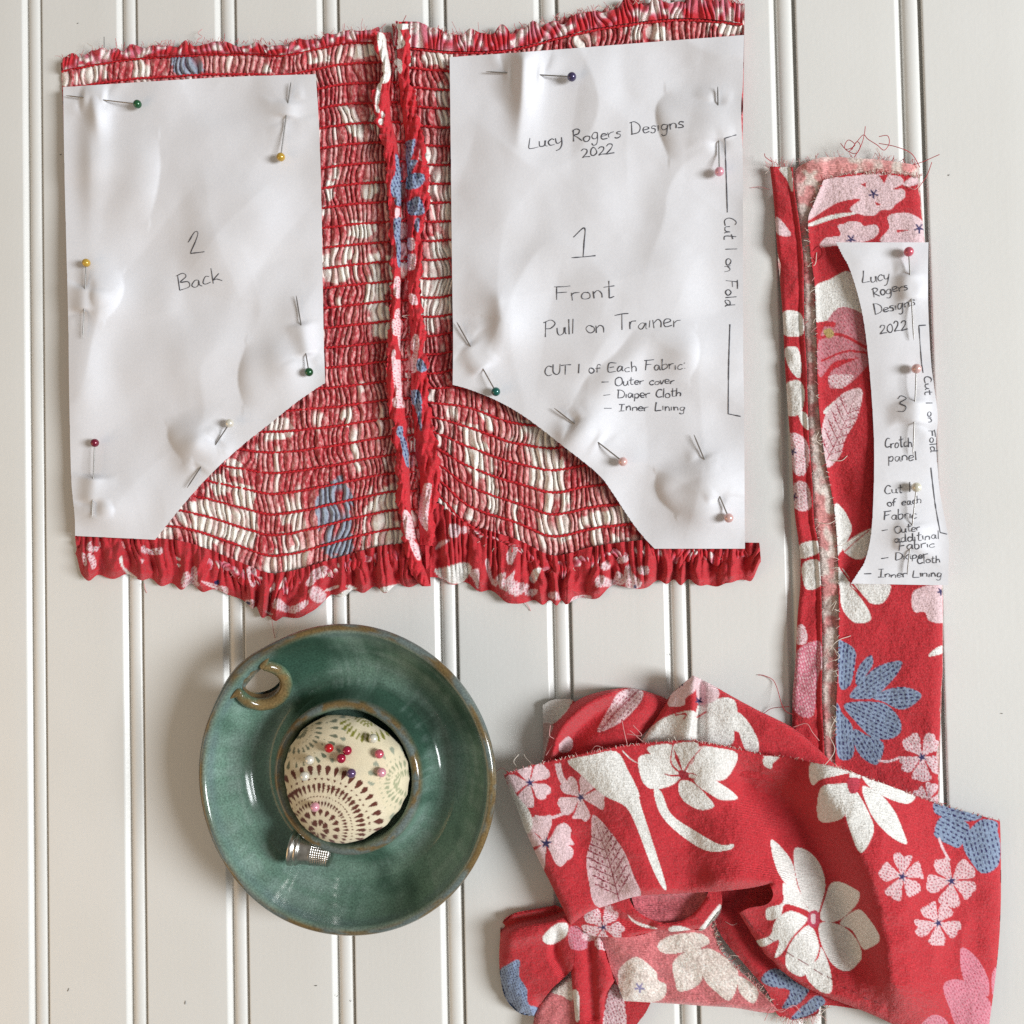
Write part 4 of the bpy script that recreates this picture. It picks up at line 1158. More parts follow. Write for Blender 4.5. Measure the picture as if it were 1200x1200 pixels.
# inside face of the hole
a = np.linspace(0, 2 * math.pi, 96)
cir = np.cos(a)[:, None] * dirv + np.sin(a)[:, None] * hv
V = np.stack([hc + cir * HRAD + hax * q_ for q_ in (1.2, -1.0, -3.2)], 0) * 1e-3
mesh('hole_wall', V, grid_faces(3, 96), dish, M_glaze, np.broadcast_to(BROWN, (288, 3)))
# loop of clay round the hole, its two ends drawn out along the rim
sgn = 1 if np.dot(hv, radv) > 0 else -1
aa = np.linspace(math.pi / 2 * sgn + .95, math.pi / 2 * sgn + 2 * math.pi - .95, 60)
P = hc + (np.cos(aa)[:, None] * dirv + np.sin(aa)[:, None] * hv) * (HRAD + 1.0) + hax * 3.4
P[:, 2] += 1.5 * np.abs(np.linspace(-1, 1, 60)) ** 3
d0 = np.sign(np.dot(P[0] - hc, dirv))
P = np.vstack([P[0] + dirv * d0 * 4.6 + radv * .8 + np.array([0, 0, .6]), P, P[-1] - dirv * d0 * 4.6 + radv * .8 + np.array([0, 0, .6])])
P = resample(spline(P, 4), .35)
rad = np.interp(np.linspace(0, 1, len(P)), [0, .05, .14, .5, .86, .95, 1], [.3, 1.5, 2.5, 3.0, 2.5, 1.5, .3]) * 1e-3
V, F = tube_data(P * 1e-3, rad, 14)
V = V.reshape(len(P), 14, 3)
hgt = (V[..., 2] - (P[:, None, 2] * 1e-3)) / rad[:, None]
cc = lin(88, 112, 92) + (BROWN * 1.15 - lin(88, 112, 92)) * sstep(-.1, .9, hgt + .5 * (noise(V[..., 0] * 500, V[..., 1] * 500, 3) - .5))[..., None]
mesh('finger_loop', V.reshape(-1, 3), F, dish, M_glaze, cc.reshape(-1, 3))

# ---- pincushion
CU = Canvas(315, 825, 490, 1000, lin(226, 214, 184), 5)
CU.zone(300, 820, .175)
BRN, GRN, OLV = lin(98, 50, 38), lin(112, 118, 98), lin(128, 128, 44)


def ring(cx, cy, r, n, ln, wd, color, a0=0.0, a1=2 * math.pi, sq=1.0, jit=.06, seed=0):
    rs = np.random.RandomState(seed)
    for i in range(n):
        a = a0 + (a1 - a0) * (i + rs.uniform(-jit, jit)) / n
        d = np.array([math.cos(a), math.sin(a) * sq]); nn = np.array([-math.sin(a), math.cos(a)])
        cpt = np.array([cx, cy]) + d * r
        l2, w2 = ln * rs.uniform(.95, 1.2) / 2, wd * rs.uniform(1.25, 1.65) / 2
        CU.poly([cpt - d * l2, cpt - d * l2 * .2 + nn * w2 * .7, cpt + d * l2 * .55 + nn * w2, cpt + d * l2, cpt + d * l2 * .55 - nn * w2, cpt - d * l2 * .2 - nn * w2 * .7], color, 3)


cx, cy = 420, 872
PI = math.pi
ring(270, 190, 60, 26, 34, 10, GRN, seed=1); ring(270, 190, 105, 40, 6, 6, GRN, seed=2); ring(270, 190, 150, 30, 44, 12, GRN, seed=3); ring(270, 190, 205, 34, 8, 8, GRN, seed=4); ring(270, 190, 255, 32, 52, 16, GRN, seed=5); ring(270, 190, 318, 26, 40, 18, lin(140, 148, 130), seed=6)
ring(1010, 560, 70, 22, 46, 12, lin(168, 170, 138), seed=11); ring(1010, 560, 128, 30, 46, 12, lin(160, 164, 134), seed=12); ring(1010, 560, 180, 34, 16, 8, lin(176, 176, 150), seed=13); ring(1010, 560, 240, 22, 50, 22, lin(158, 164, 144), seed=14)
ring(760, 60, 90, 13, 60, 10, OLV, .2, PI - .2, seed=15); ring(760, 60, 190, 15, 70, 14, OLV, .25, PI - .3, seed=16)
# brown medallion covers the lower half
CU.poly([(cx + 470 * math.cos(a), cy + 440 * math.sin(a)) for a in np.linspace(PI * .99, 2 * PI * 1.0, 24)] + [(cx + 470, cy + 200), (cx - 470, cy + 200)], lin(228, 216, 188), 3)
ring(cx, cy, 48, 8, 44, 26, BRN, .2, 2 * PI + .2, seed=21); ring(cx, cy, 118, 17, 46, 24, BRN, seed=22); ring(cx, cy, 178, 52, 34, 10, BRN, seed=23); ring(cx, cy, 224, 66, 9, 9, BRN, seed=24)
ring(cx, cy, 282, 56, 62, 17, BRN, seed=25); ring(cx, cy, 342, 50, 14, 13, BRN, seed=26); ring(cx, cy, 402, 44, 66, 24, BRN, seed=27); ring(cx, cy, 300, 40, 30, 10, BRN, PI * .9, PI * 1.35, seed=28)
cushion = thing('pincushion', 'round cream pincushion printed with brown and green dashes, set in the dish cup', 'pincushion')
cushion.location = Vector(dc + np.array([0, 0, .0065]))
CR = 27.0
cth = np.linspace(0, 2 * PI, 200, endpoint=False); cph = np.linspace(0.002, PI * .60, 100)
PHI, TT = np.meshgrid(cph, cth, indexing='ij')
lump = 1 + .03 * np.sin(3 * TT + 1) * np.sin(PHI) + .05 * (fbm(np.cos(TT) * np.sin(PHI) * 2.6 + 5, np.sin(TT) * np.sin(PHI) * 2.6 + 5, 4, 2) - .5)
pleat = .018 * np.abs(np.sin(TT * 9 + 2 * np.sin(TT * 2))) * sstep(.9, 1.6, PHI)
q = np.sin(PHI) ** .92 * CR * (lump - pleat)
zc = 15.0 + 15.5 * np.sign(np.cos(PHI)) * np.abs(np.cos(PHI)) ** .95 * (1 + .02 * (fbm(TT * 1.5, PHI * 4, 9, 2) - .5))
Vc = np.stack([q * np.cos(TT), q * np.sin(TT), zc], -1) * 1e-3
Vw = Vc + dc + np.array([0, 0, .0065])
pp = PX(Vw)
ccol = CU.get(pp[..., 0].ravel(), pp[..., 1].ravel())
M_cush = cloth_mat('cotton_print', 2200.0, .35, .1, .08)
mesh('stuffed_cover', Vc, grid_faces(len(cph), 200, wrap=True), cushion, M_cush, ccol)


def cushion_top(px, py):
    z = 30.0
    for _ in range(12):
        w = W(px, py, z)
        r = np.hypot(*(w[:2] - dc[:2])) * 1000 / CR
        z = 6.5 + 15.0 + 15.5 * math.sqrt(max(0, 1 - min(r, .99) ** 2))
    return W(px, py, z)


for (hx_, hy_, colr, dx, dy, lab) in ((505, 345, 'red', -2, -3, 'bright red pin head on the pincushion, beside two crimson ones'), (613, 360, 'crimson', 1, -3, 'upper of the two touching crimson pin heads on the pincushion'), (578, 407, 'crimson', 0, -4, 'lower of the two touching crimson pin heads on the pincushion'),
                                      (391, 415, 'pearl', -3, -2, 'upper pearl white pin head at the left of the pincushion'), (363, 511, 'pearl', -3, 0, 'lower pearl white pin head at the left of the pincushion'), (637, 494, 'violet', 0, -3, 'violet pin head near the middle of the pincushion'),
                                      (768, 286, 'ivory', -3, -5, 'ivory pin head highest on the right of the pincushion'), (804, 378, 'rose', -4, 9, 'rose pin head below the ivory one on the pincushion'), (817, 489, 'pink', 2, -2, 'pale pink pin head at the right side of the pincushion'), (424, 692, 'pink', -2, -4, 'pink pin head alone on the lower brown medallion of the pincushion')):
    x_, y_ = 300 + hx_ * .175, 820 + hy_ * .175
    s_ = cushion_top(x_, y_)
    cen = dc + np.array([0, 0, .016])
    nrm = s_ - cen; nrm /= np.linalg.norm(nrm)
    hd = s_ + nrm * .0030
    tip = s_ - nrm * .012 + np.array([dx, dy, 0]) * 4e-4
    tip = hd + (tip - hd) / np.linalg.norm(tip - hd) * .016
    build_pin(hd, tip, colr, lab, 'ball headed pins stuck in the pincushion')

# ---- thimble
thimble = thing('thimble', 'silver thimble with knurled tip lying in the dish against the cup', 'thimble')
A0 = W(341, 992, 14.5); A1 = W(390, 1001, 12.0)
ax = A1 - A0; LT = np.linalg.norm(ax); ax /= LT
e1 = np.cross(ax, [0, 0, 1.0]); e1 /= np.linalg.norm(e1); e2 = np.cross(e1, ax)
thimble.location = Vector(A0)
M_silver = plain('old_silver', (.52, .50, .47), .28, 1.0, nscale=400, namp=.3, bump=.15)


def lathe(prof, n, dimple=None):
    prof = np.array(prof, float); a = np.linspace(0, 2 * PI, n, endpoint=False)
    T_, A_ = np.meshgrid(np.arange(len(prof)), a, indexing='ij')
    r = prof[:, 1][:, None] + 0 * A_; l = prof[:, 0][:, None] + 0 * A_
    if dimple is not None:
        r = r - dimple(l, A_)
    return (l[..., None] * ax + r[..., None] * (np.cos(A_)[..., None] * e1 + np.sin(A_)[..., None] * e2)) * 1e-3, grid_faces(len(prof), n, wrap=True)


LM = LT * 1000
V, F = lathe(resample(spline([(6, 5.6), (.6, 6.9), (0, 7.3), (.15, 7.8), (1.0, 8.1), (2.0, 7.7), (2.6, 7.2), (3.3, 7.5), (4.0, 7.35), (4.6, 6.8), (6.5, 6.45), (8.6, 6.2), (9.2, 6.3), (9.8, 6.3)], 6), .25), 64)
mesh('band', V, F, thimble, M_silver)
pl_ = [(l, np.interp(l, [9.6, LM - 1.2], [6.15, 5.5])) for l in np.arange(9.6, LM - 1.0, .16)]
V, F = lathe(pl_, 160, lambda l, a: .34 * np.clip(np.sin(a * 20 + l * 3.4) * np.sin(a * 20 - l * 3.4), 0, 1) ** .6)
mesh('knurled_cap', V, F, thimble, M_silver)
V, F = lathe([(LM - 1.1, 5.5), (LM - .4, 5.0), (LM, 4.0), (LM + .2, 2.0), (LM + .2, .01)], 64)
mesh('tip', V, F, thimble, M_silver)
V, F = lathe([(6, 5.55), (LM - 1.6, 4.9), (LM - 1.3, .01)], 48)
mesh('lining', V, F[:, ::-1], thimble, M_silver)
# ------------------------------------------------------------------ printed crepe: folded strip and crumpled heap
B1, B2, B3 = (860, 140, .28333), (860, 440, .28333), (860, 720, .28333)
H1, H2, H3 = (560, 770, .28333), (560, 1000, .26667), (860, 960, .28333)


def ridge(x, y, pl, wl, wr, h, taper=0.0):
    pl = np.array(pl, float)
    pl = spline(pl, 5) if len(pl) > 2 else pl
    d, bx, by = near(x, y, pl)
    L = np.linalg.norm(pl[-1] - pl[0])
    side = ((x - bx) * (pl[-1, 1] - pl[0, 1]) - (y - by) * (pl[-1, 0] - pl[0, 0])) / (d * L + 1e-6)
    w = wl + (wr - wl) * sstep(-1, 1, side)     # for a line running down the picture: wr on its right
    return 1.45 * h * np.exp(-(d / w) ** 2)


def roll(x, y, pl, r, drop):
    """cloth turning under along a folded edge"""
    d, _, _ = near(x, y, np.array(pl, float))
    q = np.clip(1 - d / r, 0, 1)
    return -drop * (1 - np.sqrt(np.maximum(0, 1 - q * q)))


def crinkle(x, y, s, a=.5):
    w = noise(x / 34 + .5 * noise(x / 21, y / 21, s + 7), y / 34, s + 8)
    return 1.3 * a * (fbm(x / 26, y / 26, s, 3) - .5) + .25 * (noise(x / 3.2, y / 3.2, s + 3) - .5) + .9 * a * (1 - np.sqrt((2 * w - 1) ** 2 + .01))


def mottled(base, x, y, s, spread=.35):
    n = hash2((x * 1.9).astype(int), (y * 1.9).astype(int), s); n2 = fbm(x / 9, y / 9, s + 1, 2)
    f = np.clip((n - .5) * spread * 1.6 + (n2 - .5) * spread, -1, 1)[:, None]
    return np.clip(base * (1 + f) + np.maximum(f, 0) * .12, 0, .9)


# ---- strip
CS = Canvas(890, 170, 1125, 970, RED, 3)
WRED = lin(222, 152, 150)
CS.zone(*B1)
D = {}
for p in ([(370, 250), (480, 235), (600, 222), (640, 228), (690, 238), (700, 265), (655, 290), (700, 288), (708, 320), (670, 350), (650, 372), (610, 375), (580, 397), (530, 395), (480, 370), (522, 330), (440, 340), (380, 372), (305, 418), (318, 370), (350, 300)],
          [(430, 440), (460, 430), (480, 420), (520, 425), (540, 440), (585, 435), (600, 460), (580, 490), (520, 510), (420, 522), (355, 527), (380, 490), (440, 480)], [(638, 400), (700, 385), (750, 398), (785, 430), (790, 510), (610, 508), (642, 450)], [(700, 265), (765, 222), (765, 262), (722, 277)],
          [(175, 402), (215, 440), (236, 480), (178, 472)]):
    CS.poly(p, PINK, 5)
CS.poly([(525, 268), (548, 260), (545, 280)], RED, smooth=False); CS.poly([(600, 232), (640, 225), (622, 265)], RED, smooth=False); CS.poly([(672, 455), (722, 458), (676, 468)], RED, smooth=False); CS.poly([(585, 340), (612, 352), (588, 356)], RED, smooth=False)
for p in ([(308, 432), (400, 396), (490, 384), (500, 392), (410, 412), (318, 442)], [(188, 205), (228, 192), (243, 250), (240, 300), (220, 250)], [(200, 800), (262, 794), (288, 830), (282, 892), (205, 888)], [(210, 950), (260, 942), (278, 1000), (272, 1070), (230, 1030)], [(216, 1100), (270, 1080), (292, 1130), (275, 1215), (214, 1215)],
          [(330, 700), (400, 660), (475, 628), (530, 700), (545, 800), (425, 785), (412, 850), (330, 825)], [(370, 1215), (430, 1155), (480, 1142), (474, 1215)]):
    CS.poly(p, WHITE, 5)
for i, p in enumerate(([(350, 920), (430, 780), (545, 820), (560, 965), (420, 1000), (355, 1065)], [(398, 1050), (440, 1020), (550, 975), (560, 1005), (480, 1092), (400, 1112)])):
    m = CS.poly(p, lin(212, 138, 148), 5); CS.dashes(m, .9, DPINK, 6, 4, 3.5, .9, i)
CS.line([(350, 905), (440, 890), (550, 945)], 3.5, RED); CS.line([(360, 1000), (460, 960), (555, 965)], 2.5, RED); CS.line([(345, 850), (380, 845), (420, 850)], 6, RED)
CS.poly([(370, 875), (400, 865), (415, 890), (390, 905)], lin(196, 170, 110), 4)
for c_ in ((578, 308), (485, 496), (766, 450)):
    CS.flower(c_, 95, .4, RED, None, None, 0)
    for k_ in range(5):
        a_ = k_ * 1.257 + .3
        CS.line([(c_[0], c_[1]), (c_[0] + 21 * math.cos(a_), c_[1] + 21 * math.sin(a_))], 2.0, NAVY)
CS.zone(*B2)
leaf = CS.poly([(368, 200), (400, 130), (455, 72), (530, 58), (512, 170), (462, 260), (440, 330), (385, 382), (364, 300)], PINK, 5)
CS.vein(leaf, (385, 350), (505, 75), lin(170, 24, 60), 6, 4, 1.2)
m = CS.poly([(398, 0), (495, 0), (450, 52), (400, 40)], PINK, 5); CS.dashes(m, .7, DPINK, 5, 3.6, 2.6, 1.1, 9)
for p in ([(415, 542), (450, 550), (486, 620), (480, 662), (440, 732), (418, 732)], [(452, 722), (490, 672), (580, 632), (585, 700), (520, 762)], [(440, 862), (462, 852), (540, 942), (566, 1010), (500, 1022), (448, 962)], [(490, 862), (642, 860), (622, 936), (562, 941), (510, 892)], [(426, 822), (440, 790), (482, 852), (450, 905)],
          [(805, 1162), (830, 1132), (865, 1118), (864, 1148)], [(213, 40), (262, 28), (284, 60), (262, 132), (222, 164)], [(268, 150), (302, 160), (312, 225), (280, 202)], [(272, 700), (350, 684), (352, 732), (272, 757)], [(285, 780), (354, 768), (364, 862), (298, 882)]):
    CS.poly(p, WHITE, 5)
CS.line([(430, 780), (480, 850), (560, 945)], 2.2, RED); CS.line([(440, 745), (500, 690), (560, 640)], 1.2, RED)
for i, p in enumerate(([(735, 920), (760, 882), (875, 868), (875, 1012), (810, 1016), (790, 980), (745, 976)], [(232, 240), (290, 258), (314, 330), (290, 412), (248, 400), (238, 330)], [(248, 448), (302, 448), (320, 540), (280, 562), (243, 532)], [(262, 1040), (292, 1036), (304, 1100), (262, 1112)], [(258, 1160), (340, 1118), (366, 1215), (256, 1215)])):
    m = CS.poly(p, PINK, 5)
    if i: CS.dashes(m, .4 * i, DPINK, 4.6, 3.2, 2.2, 1.0, i + 30)
for c_ in ((243, 315), (247, 500), (856, 893)):
    for k_ in range(5):
        a_ = k_ * 1.257 + .3
        CS.line([c_, (c_[0] + 17 * math.cos(a_), c_[1] + 17 * math.sin(a_))], 1.8, NAVY)
CS.zone(*B3)
m = CS.poly([(250, 170), (350, 108), (364, 180), (345, 280), (325, 422), (240, 380)], MPINK, 5); CS.dashes(m, 1.3, PINK, 5, 3.0, 3.4, 1.2, 3)
BLP = ([(430, 112), (465, 118), (502, 150), (502, 200), (482, 290), (440, 307), (430, 200)], [(503, 265), (520, 210), (567, 168), (574, 210), (542, 258), (510, 292)], [(478, 337), (540, 262), (600, 213), (692, 193), (672, 252), (582, 342), (520, 350)], [(575, 345), (640, 308), (720, 303), (777, 335), (730, 382), (680, 392), (620, 362)],
       [(458, 370), (600, 363), (662, 400), (692, 450), (686, 492), (640, 517), (570, 507), (500, 440)], [(423, 375), (450, 410), (492, 470), (492, 587), (428, 582)], [(498, 475), (550, 500), (617, 530), (611, 590), (585, 622), (530, 592), (500, 540)])
for i, p in enumerate(BLP):
    m = CS.poly(p, BLUE, 5)
    a_ = math.atan2(np.mean([q[1] for q in p]) - 370, np.mean([q[0] for q in p]) - 450)
    CS.dashes(m, a_, NAVY, 6.2, 4.4, 4.2, 1.9, i + 50, 1.0)
CS.line([(597, 605), (640, 608), (692, 590)], 2.6, PINK)
CS.flower((778, 590), 98, .3, PINK, NAVY, DPINK, 5, 3); CS.flower((805, 765), 68, -1.2, PINK, None, DPINK, 5, 7)

strip = thing('fabric_strip', 'long folded strip of red floral crepe with frayed edges, under the narrow paper', 'fabric')
EL = [(902, 195), (907, 239), (911, 296), (917, 367), (919.5, 423), (921.5, 455), (924, 490), (928, 539), (931, 599), (936, 638), (938, 681), (934.5, 723), (932, 777), (929, 812), (928, 850), (926, 900)]
SEAM = [(929, 196), (931, 222), (936.5, 259), (941, 299), (942, 338), (942.5, 381), (945, 423), (946, 457), (948, 511), (952, 567), (954, 610), (959, 638), (962, 681), (963, 723), (963.5, 777), (963, 820), (966, 879), (966, 905)]
ER = [(1077, 194), (1079, 230), (1083, 276), (1086, 340), (1089, 420), (1096, 520), (1101, 600), (1105, 686), (1105, 777), (1104, 805), (1102, 870), (1101, 945)]
UL = [(965, 211), (954, 238), (947, 258), (950, 299), (955, 338), (957, 395), (959, 468), (965, 525), (974, 575), (978, 599), (982, 652), (983, 723), (982, 777), (980, 830), (979, 884), (979, 945)]
sm = lambda p: spline(p, 5)
elS, seS, erS, ulS = sm(EL), sm(SEAM), sm(ER), sm(UL)
topw = spline([(929, 208), (934, 197), (950, 188), (968, 184), (1000, 185), (1040, 188), (1077, 194)], 5)
under = np.vstack([topw, erS, elS[elS[:, 1] > 230][::-1]])


def z_under(x, y):
    return 1.5 + 1.3 * sstep(-4, 4, x - np.interp(y, seS[:, 1], seS[:, 0])) * sstep(5, -1, x - np.interp(y, ulS[:, 1], ulS[:, 0])) + .25 * (noise(x / 2.5, y / 2.5, 62) - .5) + crinkle(x, y, 61, .8) + ridge(x, y, [(950, 192), (1000, 188), (1060, 193)], 14, 14, 2.4)


def c_under(x, y):
    b = np.broadcast_to(WRED, (len(x), 3)).copy()
    n = fbm(x / 13, y / 13, 77, 2)
    b = b + (lin(232, 216, 208) - b) * sstep(.38, .6, n)[:, None]
    return mottled(b, x, y, 71, .22)


sheet('under_layer', under, z_under, strip, M_wrong, c_under, 1.5, 1.2)
band = np.vstack([elS, seS[::-1]])


def z_band(x, y):
    z = 3.6 + crinkle(x, y, 63, 1.8) + roll(x, y, elS, 6, 2.2) + ridge(x, y, seS - [1, 0], 3, 3, .7) - ridge(x, y, seS - [5.5, 0], 1.6, 1.6, .35)
    return np.maximum(z + .8 * np.sin(y / 19 + 2 * np.sin(y / 47)) * sstep(14, 0, x - np.interp(y, elS[:, 1], elS[:, 0])), .4)


sheet('casing_band', band, z_band, strip, M_cloth, lambda x, y: CS.get(x, y), 1.15, 1.0)
upper = np.vstack([spline([(965, 211), (985, 206), (1003, 203), (1030, 203), (1056, 204), (1078, 207)], 5), erS[erS[:, 1] > 212], ulS[::-1]])


def z_upper(x, y):
    z = 3.5 + crinkle(x, y, 65, .8) + roll(x, y, erS, 13, 2.9) + ridge(x, y, [(1010, 330), (1018, 520), (1000, 700)], 20, 30, .7)
    z = z - ridge(x, y, [(985, 560), (1000, 620), (990, 690)], 14, 14, .9) + ridge(x, y, ulS, 4, 4, .7)
    z = z - .8 * sstep(960, 1000, x) * sstep(760, 900, y)
    return z + .9 * (fbm(x / 60, y / 80, 91, 2) - .5)


sheet('upper_layer', upper, z_upper, strip, M_cloth, lambda x, y: CS.get(x, y), 1.1, .5)

# ---- heap
CH = Canvas(575, 785, 1185, 1220, RED, 3)           # main flap
CH.zone(*H1)
CH.flower((215, 520), 98, .5, PINK, NAVY, None, 5, 1); CH.flower((425, 580), 100, .15, PINK, NAVY, None, 5, 2); CH.flower((282, 770), 125, .75, PINK, NAVY, None, 5, 4)
CH.poly([(130, 520), (160, 570), (215, 640), (225, 705), (190, 730), (150, 640)], WHITE, 5)
CH.line([(330, 440), (345, 500), (370, 530)], 7, PINK); CH.line([(235, 660), (300, 665), (360, 645)], 3.4, PINK)
CH.poly([(372, 430), (470, 405), (572, 390), (622, 470), (666, 560), (672, 605), (722, 762), (777, 940), (766, 957), (720, 870), (660, 712), (612, 620), (520, 572), (430, 490)], WHITE, 4)
leaf = CH.poly([(475, 655), (530, 700), (602, 800), (642, 900), (668, 1000), (500, 1036), (460, 930), (450, 830), (470, 750)], lin(236, 200, 206), 5)
CH.vein(leaf, (585, 1010), (480, 665), lin(150, 20, 56), 7, 2, 1.5)
for p in ([(597, 385), (640, 425), (668, 440), (640, 430), (610, 405)], [(664, 420), (720, 403), (800, 440), (842, 486), (800, 531), (722, 546), (680, 512)], [(705, 372), (800, 362), (816, 420), (846, 482), (790, 440), (720, 405)], [(812, 362), (912, 357), (882, 440), (856, 482), (832, 420)], [(916, 372), (1000, 377), (1073, 400), (1052, 470), (1000, 512), (862, 492), (892, 430)],
          [(898, 505), (980, 510), (1075, 580), (1010, 592), (950, 560), (908, 530)], [(838, 512), (890, 520), (962, 590), (974, 620), (920, 632), (860, 602), (832, 560)], [(728, 545), (760, 560), (800, 650), (900, 720), (1000, 775), (1058, 774), (1040, 797), (950, 802), (860, 752), (780, 682), (742, 620)], [(1180, 420), (1215, 410), (1215, 460), (1185, 450)]):
    CH.poly(p, WHITE, 5)
for q in ([(845, 485), (800, 440), (805, 368)], [(850, 485), (880, 430), (930, 370)], [(845, 488), (800, 490), (768, 482)], [(850, 492), (880, 480), (905, 490)]):
    CH.line(q, 2.6, RED, None, True)
CH.poly([(830, 470), (865, 475), (870, 500), (840, 505)], lin(170, 24, 44), 4)
CH.zone(*B3)
for p in ([(328, 607), (450, 622), (482, 650), (450, 662), (360, 682), (328, 707), (312, 670)], [(480, 640), (525, 645), (515, 692), (482, 690)], [(525, 655), (600, 672), (745, 735), (722, 782), (640, 762), (560, 712)], [(358, 720), (440, 700), (472, 706), (466, 772), (450, 842), (352, 852)], [(470, 730), (502, 724), (562, 830), (578, 900), (525, 987), (480, 892), (458, 800)],
          [(530, 714), (600, 740), (662, 810), (702, 900), (713, 950), (640, 912), (570, 830)], [(122, 585), (192, 588), (140, 637)]):
    CH.poly(p, WHITE, 5)
CH.poly([(470, 680), (520, 680), (510, 735), (478, 735)], lin(200, 60, 80), 4)
for i, p in enumerate(([(832, 765), (870, 775), (1020, 822), (1000, 852), (920, 852), (832, 822)], [(828, 905), (860, 838), (972, 870), (936, 962), (890, 952), (850, 932)], [(948, 960), (960, 910), (1020, 850), (1087, 858), (1092, 900), (1102, 960), (1092, 1040), (1030, 1072), (980, 1022)])):
    m = CH.poly(p, BLUE, 5); CH.dashes(m, (.3, .5, 1.3)[i], NAVY, 6.6, 5.0, 4.4, 2.1, i + 70, 1.0)
CH.line([(848, 925), (865, 970), (892, 1018)], 2.8, PINK)
CH.flower((697, 1085), 98, .9, lin(236, 200, 204), NAVY, DPINK, 5, 11); CH.flower((900, 1103), 104, .5, lin(236, 200, 204), NAVY, DPINK, 5, 12)
CH.zone(*H3)
CH.flower((845, 430), 92, .3, lin(236, 200, 204), NAVY, DPINK, 5, 13)
for p in ([(153, 88), (190, 110), (242, 180), (268, 290), (328, 382), (210, 262), (168, 180)], [(248, 130), (300, 128), (352, 180), (378, 260), (367, 330), (332, 402), (266, 272)], [(203, 292), (215, 268), (322, 387), (290, 372), (212, 352), (192, 402), (140, 418), (136, 370), (200, 347)], [(400, 268), (440, 260), (500, 288), (520, 310), (502, 360), (430, 420), (358, 412), (380, 320)],
          [(438, 430), (500, 378), (540, 388), (604, 490), (560, 533), (530, 532), (490, 460)], [(358, 430), (440, 438), (502, 490), (530, 560), (512, 597), (470, 628), (410, 602), (360, 510)], [(172, 420), (230, 380), (292, 400), (302, 420), (240, 490), (202, 550), (168, 573), (187, 500), (120, 528), (90, 505), (150, 480)], [(216, 560), (250, 490), (312, 438), (348, 500), (346, 560), (290, 648), (222, 620)], [(298, 642), (350, 572), (362, 530), (398, 620), (403, 713), (350, 708)]):
    CH.poly(p, WHITE, 5)
CH.poly([(312, 385), (345, 380), (355, 425), (330, 450), (305, 430)], lin(206, 70, 96), 4); CH.poly([(320, 395), (338, 395), (336, 430), (322, 430)], PINK, 4)
for i, p in enumerate(([(938, 535), (1000, 568), (1052, 660), (1052, 732), (1010, 702), (950, 662)], [(866, 690), (910, 663), (980, 680), (1062, 760), (1062, 880), (940, 880), (888, 770)], [(1068, 640), (1097, 605), (1090, 700), (1070, 725)], [(775, 850), (830, 808), (885, 840), (880, 900), (780, 900)])):
    m = CH.poly(p, lin(226, 140, 158), 5); CH.dashes(m, 1.1, lin(190, 50, 80), 5.0, 3.2, 2.6, 1.0, i + 90)
# hand stitching along the lower edge
for q in ([(40, 400), (80, 450)], [(95, 455), (125, 475)], [(140, 490), (165, 505)], [(210, 545), (250, 570)], [(265, 578), (310, 605)], [(330, 620), (370, 645)], [(385, 650), (420, 668)], [(440, 690), (465, 700)], [(480, 708), (510, 720)], [(530, 735), (560, 748)], [(580, 752), (610, 765)]):
    CH.line(q, 1.0, lin(126, 14, 30))

CB = Canvas(575, 785, 1000, 920, RED, 3)            # folds behind
CB.zone(*H1)
leaf = CB.poly([(497, 312), (510, 270), (550, 200), (580, 150), (640, 128), (684, 145), (662, 200), (590, 270)], PINK, 5)
CB.dashes(leaf, 2.3, lin(160, 24, 64), 5.5, 4.2, 3.4, 1.2, 5); CB.line([(505, 305), (570, 230), (660, 140)], 1.4, lin(170, 24, 60))
CB.poly([(335, 365), (370, 330), (392, 345), (385, 385), (345, 395)], PINK, 5); CB.poly([(255, 180), (385, 170), (372, 215), (320, 270), (270, 282)], WHITE, 5); CB.poly([(255, 285), (310, 280), (295, 330), (265, 440), (250, 400)], lin(226, 196, 190), 5)
for p in ([(678, 352), (740, 270), (830, 230), (903, 230), (906, 338)], [(910, 200), (1000, 170), (1060, 178), (1073, 240), (1062, 300), (1042, 365), (910, 360)], [(1070, 228), (1112, 260), (1152, 330), (1158, 394), (1110, 388), (1075, 290)]):
    CB.poly(p, WHITE, 5)
for p in ([(785, 195), (840, 85), (902, 70), (905, 130), (860, 170), (850, 200)], [(906, 90), (950, 95), (992, 130), (992, 172), (925, 200), (908, 180)]):
    CB.poly(p, PINK, 5)
CB.line([(815, 240), (862, 235), (850, 258)], 1.6, RED); CB.line([(905, 250), (945, 225)], 2, RED)
for c_ in ((833, 112), (914, 182)):
    for k_ in range(5):
        a_ = k_ * 1.257 + .3
        CB.line([c_, (c_[0] + 17 * math.cos(a_), c_[1] + 17 * math.sin(a_))], 1.8, NAVY)
CB.zone(*B3)
CB.poly([(-10, 395), (40, 430), (92, 500), (102, 562), (55, 567), (40, 500), (-10, 470)], WHITE, 5)

